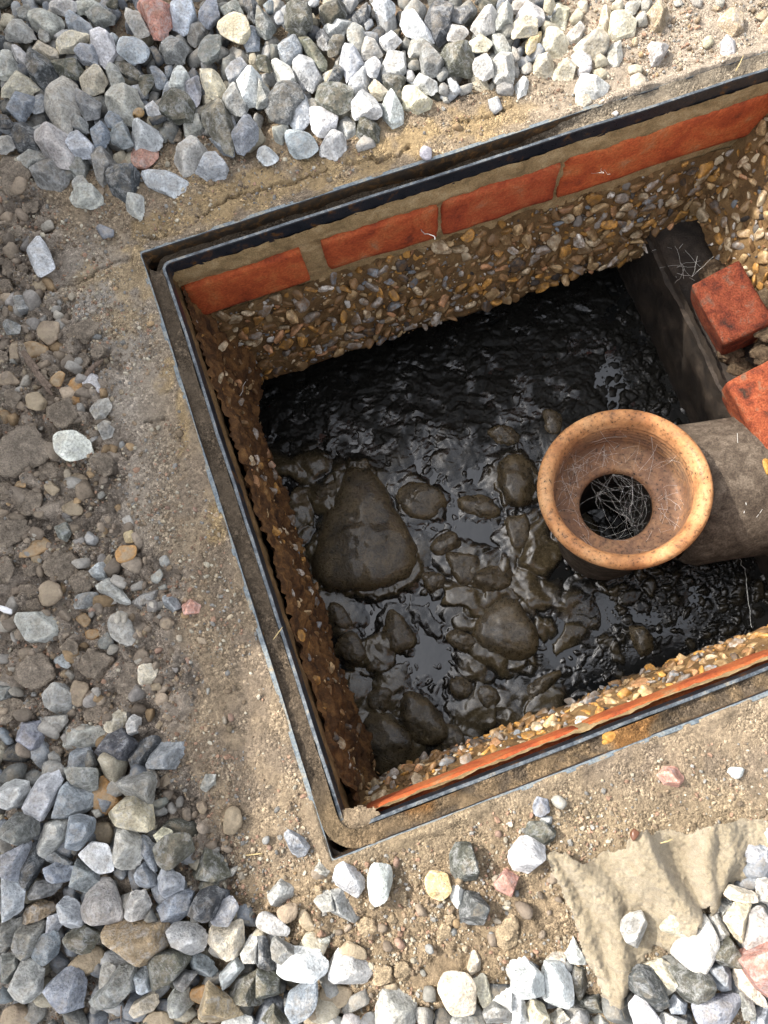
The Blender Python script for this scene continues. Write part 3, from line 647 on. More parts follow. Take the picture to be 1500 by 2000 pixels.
# ------------------------------------------------------------------ sewage
ZS = -.36
def water_mat():
    b = NB('foul_water'); v = b.objvec(False); n = b.noise(v, 30, 3); n2 = b.noise(v, 300, 4, .6)
    b.val('Base Color', b.ramp(n, [(.3, (.004, .005, .006)), (.7, (.012, .012, .011))])); b.val('Roughness', .11); b.val('IOR', 1.6); b.val('Specular IOR Level', .7)
    b.bump(b.math('ADD', n, b.math('MULTIPLY', n2, .12)), .35, .002); return b.m
def sludge_mat(name, lo, hi, r0, r1, bd, coat=.6, tinted=False):
    b = NB(name); v = b.objvec(False); n = b.noise(v, 38, 6, .65, .8); n2 = b.noise(v, 260, 4, .65, .5); n3 = b.noise(v, 900, 3, .6)
    c = b.ramp(n, [(.28, lo), (.52, tuple((a + q) / 2 for a, q in zip(lo, hi))), (.75, hi)])
    if tinted:
        a = b.n('Attribute'); a.attribute_name = 'tint'; c = a.outputs['Color']; a2 = b.n('Attribute'); a2.attribute_name = 'wet'
    b.val('Base Color', b.mul(c, b.ramp(n2, [(.3, .45), (.5, 1), (.7, 1.35)]))); b.val('Roughness', b.ramp(n2, [(.35, r0), (.7, r1)])); b.val('Coat Weight', coat); b.val('Coat Roughness', .12)
    if tinted: b.val('Coat Weight', b.math('MULTIPLY', a2.outputs['Fac'], coat)); b.val('Specular IOR Level', b.math('ADD', .10, b.math('MULTIPLY', a2.outputs['Fac'], .45)))
    b.bump(b.math('ADD', n2, b.math('MULTIPLY', n3, .35)), .7, bd); return b.m
M_WATER = water_mat(); M_SLUDGE = sludge_mat('black_sludge', (.005, .005, .0045), (.040, .032, .019), .10, .34, .0006, .5, True)
M_LUMP = sludge_mat('wet_brown_lump', (.012, .0095, .006), (.145, .106, .054), .18, .55, .0026, .4)
x_ = np.linspace(-.12, UU + .02, 40); A_, B_ = np.meshgrid(x_, np.linspace(-.08, VV + .06, 40), indexing='ij')
def up(F, P):
    n = np.cross(P[F[0, 1]] - P[F[0, 0]], P[F[0, 2]] - P[F[0, 0]]); return F if n[2] > 0 else F[:, ::-1]
P_ = FW(A_, B_, ZS).reshape(-1, 3)
props(link('water', mesh_np('water', P_, up(grid_faces(40, 40), P_)), M_WATER), 'black foul water between islands of sludge at the bottom of the chamber', None, None, 'structure')
def px_poly(s, off=(0, 0), k=1.0):
    return [(off[0] + float(a.split(',')[0]) * k, off[1] + float(a.split(',')[1]) * k) for a in s.split()]
def build_sludge():
    a = np.arange(-.07, UU - .095, .00135); c = np.arange(-.06, VV + .04, .00135)
    A, B = np.meshgrid(a, c, indexing='ij'); P = FW(A, B, ZS).reshape(-1, 3); q = to_px(P); x, y = q[:, 0], q[:, 1]
    X, Y = P[:, 0], P[:, 1]; wx = X + .02 * (fbm(X*26, Y*26, 3, 1) - .5); wy = Y + .02 * (fbm(X*26, Y*26, 3, 2) - .5)
    big = (fbm(wx*20, wy*20, 3, 101) - .5) * .052; mid = (fbm(wx*62, wy*62, 3, 102) - .5) * .020; fine = (fbm(X*210, Y*210, 3, 103) - .5) * .0048
    wv = 1 - np.abs(2 * fbm(wx*48, wy*85, 3, 110) - 1) * 2.4
    w1, i1 = worley(wx*120, wy*120, 104); bub = np.sqrt(np.clip(.42**2 - w1**2, 0, 1)) * .010 * (i1 > .45); w2, i2 = worley(X*300, Y*300, 105); bub2 = np.sqrt(np.clip(.4**2 - w2**2, 0, 1)) * .0042 * (i2 > .5)
    mid_zone = sstep(820, 960, y + (fbm(X*12, Y*12, 2, 7) - .5) * 160); right = sstep(1080, 1260, x)
    chan = np.exp(-(((x - 900) / 210) ** 2 + ((y - 985) / 90) ** 2)) + np.exp(-(((x - 840) / 110) ** 2 + ((y - 1300) / 120) ** 2)) + .8*np.exp(-(((x - 760) / 90) ** 2 + ((y - 1165) / 40) ** 2)) + .7*np.exp(-(((x - 1120) / 80) ** 2 + ((y - 1290) / 120) ** 2))
    def blob(s, R, amp, seed, thr):
        w_, i_ = worley(wx*s + .5*(fbm(X*s*1.1, Y*s*1.1, 2, seed) - .5)*1.6, wy*s + .5*(fbm(X*s*1.1, Y*s*1.1, 2, seed+3) - .5)*1.6, seed); return np.sqrt(np.clip(R*R - w_*w_, 0, 1)) / R * amp * (.55 + .6 * _h2((i_*99999).astype(np.int64), np.int64(7), 3)) * (i_ > thr)
    smax = lambda a_, b_, k_: np.log(np.exp(a_/k_) + np.exp(b_/k_)) * k_
    big1 = smax(smax(blob(19, .72, .016, 201, .25), blob(34, .66, .012, 206, .3), .0022), blob(58, .6, .0075, 211, .35), .0015) - .0014 - .0125 * np.clip(chan, 0, 1.0)
    h1 = np.maximum(big1, blob(105, .5, .0026, 221, .66)) + big * .10 + mid * .13 + fine * .05 + .0012 * (1 - np.abs(2 * fbm(wx*36, wy*36, 3, 117) - 1) * 3) - .0008
    h2 = big * .06 + mid * .07 + fine * .10 + .0014 + .0003 * wv + np.maximum(blob(230, .4, .0013, 231, .86), blob(60, .6, .0024, 241, .72)) + .0010 * (1 - np.abs(2 * fbm(wx*30, wy*46, 4, 118) - 1) * 4)
    h3 = big * .12 + mid * .16 + fine * .25 - .0002 + np.maximum(blob(250, .42, .0020, 251, .6), blob(70, .55, .0048, 261, .55))
    h = h2 * (1 - mid_zone) + h1 * mid_zone; h = h * (1 - right) + h3 * right
    nx_ = (fbm(X*60, Y*60, 3, 150) - .5) * 26; ny_ = (fbm(X*60, Y*60, 3, 151) - .5) * 26
    for s_, hz_, _l in LUMPS:                            # the sludge climbs a little round every lump
        pl = px_poly(s_); bx = np.array(pl); m = (x > bx[:, 0].min() - 50) & (x < bx[:, 0].max() + 50) & (y > bx[:, 1].min() - 50) & (y < bx[:, 1].max() + 50)
        dd = np.clip(-sdf(x[m] + nx_[m], y[m] + ny_[m], pl), 0, 99); h[m] = np.maximum(h[m], -.004 + (.0035 + .30 * hz_) * np.exp(-(dd / 17) ** 1.1) + (fbm(X[m]*60, Y[m]*60, 3, 152) - .5) * .006)
    P[:, 2] = ZS + h; crust = sstep(.001, .009, h + (fbm(X*55, Y*55, 3, 140) - .5) * .008) * mid_zone * (1 - .5 * right)
    tint = mixc(np.broadcast_to(np.array([.011, .0105, .009]), P.shape), [.074, .057, .031], np.clip(crust, 0, 1)) * (.75 + .5 * fbm(X*90, Y*90, 3, 141))[:, None]; F = up(grid_faces(*A.shape), P)
    keep = (h[F] > -.004).any(1); F = F[keep]
    me = mesh_np('sludge', P, F, True, tint); wa = me.attributes.new('wet', 'FLOAT', 'POINT'); wv_ = np.clip(np.maximum(mid_zone, sstep(.52, .68, fbm(X*40, Y*40, 4, 160)) * .9) * (1 - .55 * right), 0, 1)
    wa.data.foreach_set('value', wv_.astype(np.float32)); o = link('sludge', me, M_SLUDGE); props(o, 'glossy black sludge and froth floating over the foul water', None, None, 'stuff')
LUMPS = [
 ('690,905 722,905 748,985 812,1085 818,1125 790,1152 720,1160 610,1148 600,1085 645,1000', .030, 'large smooth triangular brown lump beside the left wall, the biggest in the sewage'),
 ('755,925 800,930 870,965 860,1010 800,1010 770,975', .014, 'folded brown lump just right of the top of the large triangular lump'),
 ('950,840 1000,830 1025,858 975,872', .011, 'pale tan lump highest up in the black sewage'),
 ('970,905 1020,888 1052,930 1042,980 990,985 972,950', .022, 'rounded dark lump left of the orange clay socket'),
 ('872,1078 935,1090 937,1130 900,1147 880,1115', .013, 'small pale wrinkled lump right of the large triangular lump'),
 ('915,1150 950,1100 1002,1085 1012,1120 965,1172 925,1187', .015, 'oblong olive lump slanting up below the clay socket, left of centre'),
 ('930,1210 990,1170 1032,1200 1042,1290 985,1312 930,1290 940,1250', .020, 'large creased brown lump with a pale fleck in the middle of the lower sewage'),
 ('735,1240 760,1187 792,1210 815,1250 790,1275 750,1265', .013, 'crumbly dark lump in the grey water below the large triangular lump'),
 ('622,1190 660,1180 696,1215 680,1232 637,1217', .012, 'flat dark lump against the left wall under the large triangular lump'),
 ('655,1258 690,1235 722,1282 700,1302 665,1282', .014, 'rounded lump near the left wall halfway down the lower sewage'),
 ('706,1290 760,1280 756,1310 716,1312', .010, 'small pointed lump right beside the rounded lump near the left wall'),
 ('716,1352 752,1340 776,1370 760,1396 726,1386', .013, 'small round lump touching the top of the big bottom lump'),
 ('690,1402 722,1370 782,1412 817,1462 792,1512 722,1516 696,1472', .030, 'big rounded brown lump in the bottom left corner of the pit'),
 ('780,1380 800,1345 842,1370 877,1420 857,1456 802,1450', .022, 'egg shaped olive lump right of the big bottom lump'),
 ('870,1410 905,1430 902,1480 862,1470', .014, 'dark lump right of the egg shaped olive lump'),
 ('876,1330 905,1320 927,1345 902,1370 881,1356', .012, 'knobbly lump at the bottom end of the open grey water'),
 ('916,1345 950,1335 982,1366 952,1386', .011, 'low olive lump right of the knobbly lump'),
 ('896,965 940,960 982,1000 952,1020 902,1002', .010, 'flat dark lump lying in the grey water left of the clay socket'),
 ('1010,1352 1060,1320 1102,1310 1062,1362 1012,1382', .010, 'long dark lump low in the sewage below the clay socket'),
 ('1226,1225 1260,1225 1287,1260 1252,1282', .012, 'fuzzy brown lump above the near wall at the right'),
 ('612,960 655,925 662,962 632,1002', .013, 'narrow dark lump left of the top of the large triangular lump'),
 ('866,1240 890,1225 937,1256 946,1282 902,1276', .012, 'finger shaped lump pointing at the open grey water'),
 ('986,1010 1030,1008 1034,1060 1002,1072', .012, 'blunt lump close under the rounded dark lump by the clay socket'),
 ('832,1066 880,1036 912,1070 862,1088', .010, 'wavy lump in the grey water right of the large triangular lump'),
 ('821,1120 860,1120 876,1146 841,1161', .010, 'small blob right below the right corner of the large triangular lump'),
 ('1060,800 1100,808 1094,848 1066,842', .009, 'dim lump just behind the upper left edge of the clay socket'),
 ('690,905 715,898 725,915 700,925', .012, 'little knob at the tip of the large triangular lump'),
]
build_sludge()
for i, (s, hz, lab) in enumerate(LUMPS):
    poly = np.array([gp(x, y, ZS + .004) for x, y in px_poly(s)])
    V, F, c, rad, A = traced_rock(poly.mean(0) + (poly - poly.mean(0)) * 1.10, hz * 1.05, 900 + i, p=3.6, lump=.055, lvl=4, tilt=.12, tops=2)
    D = V / np.linalg.norm(V, axis=1)[:, None]; wr = N3(i + 40, 11)(D * np.array([1, 1, .4])); V *= (1.09 + .035 * np.abs(wr) - .04 * np.abs(N3(i + 60, 17)(D + .15*np.sin(D[:, [1, 2, 0]]*5))) + .01 * N3(i + 70, 40)(D))[:, None]
    o = link('sewage_lump', mesh_np('sewage_lump', V, F), M_LUMP); o.location = (c[0], c[1], ZS - .001 + .10 * hz); props(o, lab, 'sewage lump', 'brown lumps in the sewage')

# ------------------------------------------------------------------ clay pipe
def clay_mat():
    b = NB('glazed_clay'); v = b.objvec(False); n = b.noise(v, 22, 5, .6, .3); n2 = b.noise(v, 90, 6, .75, .3); n3 = b.noise(v, 250, 4, .7)
    c = b.ramp(n, [(.34, (.30, .125, .045)), (.5, (.46, .225, .09)), (.66, (.53, .31, .15))])
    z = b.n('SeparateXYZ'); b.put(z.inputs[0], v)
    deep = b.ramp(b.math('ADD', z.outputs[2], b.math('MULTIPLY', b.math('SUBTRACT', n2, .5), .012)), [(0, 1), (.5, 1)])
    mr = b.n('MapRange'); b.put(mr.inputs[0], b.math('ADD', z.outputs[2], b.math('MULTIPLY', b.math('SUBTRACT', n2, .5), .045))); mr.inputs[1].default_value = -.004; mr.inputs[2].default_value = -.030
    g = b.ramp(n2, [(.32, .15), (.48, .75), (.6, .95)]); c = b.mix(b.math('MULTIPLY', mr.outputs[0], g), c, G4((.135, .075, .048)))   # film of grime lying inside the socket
    c = b.mul(c, b.ramp(n3, [(.33, .10), (.42, .85), (.6, 1.1)])); c = b.mul(c, b.ramp(n2, [(.33, .35), (.42, .92), (.7, 1.1)]))
    b.val('Base Color', c); b.val('Roughness', b.ramp(n2, [(.35, .6), (.6, .9)])); b.val('Coat Weight', .06); b.val('Coat Roughness', .25)
    b.bump(b.math('ADD', n3, n2), .35, .0011); return b.m
M_CLAY = clay_mat()
M_PIPE = noisy_mat('dusty_pipe_and_socket_shade', [(.30, (.045, .033, .024)), (.5, (.088, .068, .051)), (.64, (.14, .112, .085))], 75, .9, .002, 500, .2, .4)
M_THROAT = noisy_mat('slimy_throat_shade', [(.3, (.004, .004, .004)), (.6, (.016, .012, .009)), (.8, (.05, .03, .018))], 60, .45, .002)  # near-black paints the dark of the hole over its slime
ZR = -.150
pc = gp(1220, 948, ZR); PIPE = props(empty('clay_pipe', (pc[0], pc[1], ZR)), 'orange glazed clay pipe with a round open socket facing up over the sewage', 'clay pipe')
def lathe(prof, n=96, wob=0.0):
    V = []; F = []
    for j, (r, z) in enumerate(prof):
        for k in range(n):
            a = 6.28318 * k / n; V.append((r * math.cos(a) * (1 + wob * math.sin(2*a + .6)), r * math.sin(a) * (1 + wob * math.sin(2*a + .6)), z))
    for j in range(len(prof) - 1):
        for k in range(n): F.append([j*n+k, j*n+(k+1) % n, (j+1)*n+(k+1) % n, (j+1)*n+k])
    return np.array(V), np.array(F)
def smoothprof(P, it=2):
    P = np.array(P, float)
    for _ in range(it):
        Q = [P[0]]
        for a, b in zip(P[:-1], P[1:]): Q += [.75*a + .25*b, .25*a + .75*b]
        P = np.array(Q + [P[-1]])
    return P
rib = [(.0768 - .0002*k + (.0007 if k % 2 else -.0003), -.0125 - .0032 * k) for k in range(12)]
prof = smoothprof([(.060, -.20), (.066, -.135), (.070, -.115), (.0740, -.085), (.0790, -.050), (.0870, -.024), (.0950, -.013), (.0962, -.004), (.0925, .0015), (.0860, .0022), (.0800, -.002), (.0775, -.010)] + rib + [(.0740, -.052), (.0715, -.056), (.056, -.061), (.046, -.064), (.0425, -.069), (.0415, -.090), (.0415, -.20)], 2)
V, F = lathe(prof, 120, .006); mi_ = [2 if (prof[j_][1] < -.020 and j_ < 40) else 1 if prof[j_][0] < .0428 and prof[j_][1] < -.071 else 0 for j_ in range(len(prof) - 1) for _ in range(120)]; V[:, :2] += (0.0004 * np.stack([np.sin(V[:, 2]*80), np.cos(V[:, 2]*70)], -1))  # socket outside below the lip darkened: grime plus painted shade
sock = link('socket', mesh_np('socket', V, F[:, ::-1], midx=mi_), [M_CLAY, M_THROAT, M_PIPE], PIPE); sock.rotation_euler = (-.13, -.035, .3)
pe = gp(1600, 925, -.255); dv = np.array([pe[0] - pc[0], pe[1] - pc[1], 0]); L_ = np.linalg.norm(dv); dv /= L_
pv = [(.082, .074), (.086, .082), (.10, .087), (.13, .088), (.19, .088), (.24, .088)]
pts = [np.array([dv[0]*s, dv[1]*s, -.112]) for s, _ in pv]
V, F = tube(pts, [r for _, r in pv], 64); V += (.0016 * N3(5, 70)(V) + .0012 * N3(6, 200)(V) + .0007 * N3(7, 480)(V))[:, None]; V[:, 2] = np.where(V[:, 2] > -.112, -.112 + (V[:, 2] + .112) * .98, V[:, 2])
link('barrel', mesh_np('barrel', V, F), M_PIPE, PIPE)
D, F = ICO[4]; V = D * np.array([.050, .085, .070]); V *= (1 + .10 * N3(8, 4)(D) + .05 * N3(9, 12)(D) + .025*N3(10, 30)(D))[:, None]
o = link('mortar_collar', mesh_np('mortar_collar', V, F), M_PIPE, PIPE); q_ = gp(1505, 985, -.25); o.location = (q_[0] - pc[0] + .045, q_[1] - pc[1], -.118)

# ------------------------------------------------------------------ cobwebs
b = NB('cobweb_silk'); b.val('Base Color', G4((.75, .74, .70))); b.val('Roughness', .7); M_WEB = b.m
def strands(pairs, r, sag, seed, seg=6, kink=.0):
    R = np.random.default_rng(seed); out = []
    for a, c in pairs:
        a = np.array(a); c = np.array(c); L = np.linalg.norm(c - a); P = []
        off = R.normal(0, 1, 3) * L * kink
        for k in range(seg + 1):
            t = k / seg; P.append(a + (c - a) * t + (np.array([0, 0, -sag * L]) + off) * 4 * t * (1 - t) + R.normal(0, .012, 3) * L * (0 < k < seg))
        out.append(tube(P, r * R.uniform(.6, 1.3), 3))
    return out
def web(label, pairs, r=.00022, sag=.06, seed=1, kink=.05):
    kink = max(kink, .0)
    parts = strands(pairs, r, sag, seed, kink=kink); V, F = join(parts); c = V.mean(0)
    o = link('cobweb', mesh_np('cobweb', V - c, F), M_WEB); o.location = c; props(o, label, 'cobweb', 'dusty cobwebs in the chamber'); return o
R_ = np.random.default_rng(77); prs = []; base = np.array([pc[0], pc[1], ZR]); tilt = np.array(Euler((-.13, -.035, .3)).to_matrix())
nodes = []
for k in range(20):
    a = R_.uniform(0, 6.28); rr = .043 * math.sqrt(R_.uniform(.0, 1)); nodes.append(np.array([rr*math.cos(a), rr*math.sin(a), -.062 - R_.uniform(0, .012)]))
for k in range(34):
    a = R_.uniform(0, 6.28); e = np.array([.0425*math.cos(a), .0425*math.sin(a), -.069 - R_.uniform(0, .012)])
    prs.append((base + tilt @ e, base + tilt @ nodes[R_.integers(len(nodes))]))
for k in range(36):
    i = R_.integers(len(nodes)); ds = [np.linalg.norm(nodes[i] - m) for m in nodes]; j = np.argsort(ds)[R_.integers(1, 6)]; prs.append((base + tilt @ nodes[i], base + tilt @ nodes[j]))
web('dusty cobweb spun across the dark hole of the clay pipe', prs, .00006, .06, 5, .14)
prs = []
for k in range(96):
    a = R_.choice([R_.normal(1.9, .55), R_.normal(-.5, .5), R_.uniform(0, 6.28)], p=[.6, .2, .2]); a2 = a + R_.normal(0, .28); r1 = R_.uniform(.046, .078); r2 = R_.uniform(.046, .078)
    z1 = np.interp(r1, [.046, .072, .078], [-.058, -.048, -.012]); z2 = np.interp(r2, [.046, .072, .078], [-.058, -.048, -.012])
    prs.append((base + tilt @ np.array([r1*math.cos(a), r1*math.sin(a), z1]), base + tilt @ np.array([r2*math.cos(a2), r2*math.sin(a2), z2])))
web('fine cobweb lining the inside of the orange socket rim', prs, .00009, -.05, 6)
def w3(x, y, z): return gp3(x, y, z)
prs = [(w3(1290 + R_.uniform(-20, 60), 470 + R_.uniform(-15, 60), -.22 - R_.uniform(0, .05)), w3(1350 + R_.uniform(-60, 40), 500 + R_.uniform(-30, 60), -.2 - R_.uniform(0, .06))) for k in range(34)]
prs += [(w3(1318, 490, -.25), w3(1352, 540, -.18)), (w3(1352, 540, -.18), w3(1395, 500, -.15)), (w3(1352, 540, -.18), w3(1362, 500, -.16))]
web('grey cobweb hanging in the far right corner above the dull red brick', prs, .00016, .05, 7)
web('three armed cobweb thread at the left wall under the rim', [(w3(425, 810, -.10), w3(458, 795, -.14)), (w3(458, 795, -.14), w3(480, 745, -.18)), (w3(458, 795, -.14), w3(475, 830, -.2)), (w3(458, 795, -.14), w3(470, 815, -.2))], .0004, .03, 8)
zb = -.085; far = lambda x, y, z=-.085: np.array([*gp(x, y, z), z])
def onbrick(x, y):
    # a point a hair in front of the far wall's brick face, where the photograph shows it
    lo, hi = -.13, -.03
    for _ in range(30):
        m = (lo + hi) / 2; v = uv_of(gp(x, y, m))[1]
        if v > .0055: lo = m
        else: hi = m
    return np.array([*gp(x, y, m), m])
web('white cobweb scrap stuck on the second red brick from the left', [(onbrick(805, 437), onbrick(849, 462)), (onbrick(849, 462), onbrick(850, 468)), (onbrick(805, 437), onbrick(822, 413)), (onbrick(803, 436), onbrick(790, 460)), (onbrick(803, 437), onbrick(800, 425))], .0005, 0, 9, .03)
web('faint cobweb threads on the long brick at the right end of the far wall', [(onbrick(1140, 325), onbrick(1152, 342)), (onbrick(1152, 342), onbrick(1180, 338)), (onbrick(1180, 338), onbrick(1194, 312)), (onbrick(1192, 340), onbrick(1194, 320)), (onbrick(1225, 315), onbrick(1250, 285)), (onbrick(1420, 245), onbrick(1435, 220)), (onbrick(1455, 225), onbrick(1462, 235))], .0002, 0, 10, .03)
prs = [(w3(1455 + R_.normal(0, 22), 925 + R_.normal(0, 30), -.185 - R_.uniform(0, .012)), w3(1480 + R_.normal(0, 24), 930 + R_.normal(0, 32), -.182 - R_.uniform(0, .012))) for k in range(60)]
web('matted pale cobweb on the clay pipe below the orange brick end', prs, .0003, -.08, 11)
prs = [(w3(1440, 1080, -.30), w3(1458, 1130, -.355)), (w3(1458, 1130, -.355), w3(1462, 1180, -.356)), (w3(1462, 1180, -.356), w3(1468, 1225, -.356))]
web('single white cobweb strand low on the right wall below the pipe', prs, .0006, 0, 12, .02)
prs = [(w3(680, 1468, -.12), w3(682, 1480, -.13)), (w3(682, 1480, -.13), w3(677, 1490, -.13)), (w3(682, 1480, -.13), w3(684, 1500, -.14))]
web('tiny cobweb tuft in the bottom left corner of the pit', prs, .0005, .03, 13)

# ------------------------------------------------------------------ felt cloth
def felt():
    b = NB('dusty_felt'); v = b.objvec(False); n = b.noise(v, 45, 5, .6); n2 = b.noise(v, 520, 4, .75, 1.5); n3 = b.noise(v, 1500, 2)
    c = b.ramp(n, [(.3, (.29, .235, .155)), (.5, (.37, .305, .205)), (.72, (.44, .37, .265))]); c = b.mul(c, b.ramp(n2, [(.3, .68), (.5, 1), (.7, 1.25)])); c = b.mix(b.ramp(b.noise(v, 85, 5, .7), [(.55, 0), (.72, .7)]), c, G4((.20, .155, .10)))
    b.val('Base Color', c); b.val('Roughness', 1.0); b.val('Specular IOR Level', .05); b.val('Sheen Weight', .25)
    b.bump(b.math('ADD', n2, b.math('MULTIPLY', n3, .5)), .9, .0022); return b.m
CL = px_poly('1065,1668 1080,1658 1100,1662 1118,1672 1140,1682 1158,1680 1175,1664 1200,1660 1212,1650 1222,1622 1245,1613 1262,1618 1276,1634 1290,1626 1318,1620 1345,1628 1362,1616 1382,1608 1430,1605 1505,1600 1560,1600 1560,1700 1500,1728 1450,1728 1420,1738 1412,1768 1396,1792 1388,1800 1380,1765 1368,1775 1372,1830 1330,1880 1285,1850 1245,1905 1228,1925 1217,1955 1215,1985 1200,1992 1182,1985 1176,1945 1168,1915 1145,1880 1128,1835 1118,1798 1100,1745 1078,1705')
RIDGES = [([(1242, 1618), (1268, 1680), (1312, 1745), (1350, 1790)], 0.023, 26, 60), ([(1072, 1668), (1105, 1750), (1150, 1850), (1190, 1930)], 0.009, 22, 30), ([(1100, 1668), (1180, 1740), (1208, 1830), (1212, 1950)], 0.012, 26, 30),
          ([(1378, 1615), (1372, 1690), (1385, 1770)], 0.016, 30, 22), ([(1222, 1625), (1180, 1670), (1110, 1672)], 0.006, 20, 30), ([(1410, 1610), (1425, 1660), (1400, 1730)], 0.012, 26, 34)]
def build_cloth():
    xs = np.arange(1050, 1570, 2.2); ys = np.arange(1590, 2000, 2.2); X, Y = np.meshgrid(xs, ys, indexing='ij'); x, y = X.ravel(), Y.ravel()
    W = np.array([*np.stack([gp(a, b_, .006) for a, b_ in zip(x, y)]).T]).T
    e = (fbm(x / 14, y / 14, 3, 3) - .5) * 12; s = sdf(x, y, CL) + e
    h = np.zeros(len(x))
    for pts, amp, wl, wr in RIDGES:
        d = segdist(x, y, pts, False)
        # which side of the ridge: right sides fall away faster
        px_ = np.interp(y, [p[1] for p in pts] if pts[0][1] < pts[-1][1] else [p[1] for p in pts][::-1], [p[0] for p in pts] if pts[0][1] < pts[-1][1] else [p[0] for p in pts][::-1])
        wd = np.where(x < px_, wr, wl); h = np.maximum(h, amp * np.exp(-(d / wd) ** 2))
    g = ground_at(W[:, 0], W[:, 1])[0]
    z = np.maximum(g, -.006) + .0035 + h + (fbm(W[:, 0]*38, W[:, 1]*38, 3, 6) - .5) * .005 + (fbm(W[:, 0]*300, W[:, 1]*300, 3, 7) - .5) * .0020 - .003 * (1 - sstep(0, 14, s))
    P = np.column_stack([W, z]); F = grid_faces(*X.shape); F = F[(s[F] > 0).all(1)]; F = up(F, P)
    used = np.unique(F); mp = np.full(len(P), -1); mp[used] = np.arange(len(used)); P = P[used]; F = mp[F]; c = P.mean(0)
    o = link('felt_cloth', mesh_np('felt_cloth', P - c, F), felt()); o.location = c
    props(o, 'torn tan felt cloth crumpled on the sandy ground among the gravel', 'cloth')
    m = o.modifiers.new('thickness', 'SOLIDIFY'); m.thickness = .0016; m.offset = -1
    # loose fibres standing off the felt: a part of the cloth
    R = np.random.default_rng(5); pr = []
    for k in range(1500):
        i = R.integers(len(P)); a = P[i] - c; d = R.normal(0, 1, 3) * np.array([1, 1, .35]); d[2] = abs(d[2]); d /= np.linalg.norm(d); L = R.uniform(.002, .006)
        pr.append(tube([a, a + d*L*.5 + R.normal(0, .0006, 3), a + d*L + R.normal(0, .0012, 3)], .00009, 3))
    V, F = join(pr); f = link('fibres', mesh_np('fibres', V, F), o.data.materials[0], o); f['kind'] = 'stuff'
build_cloth()
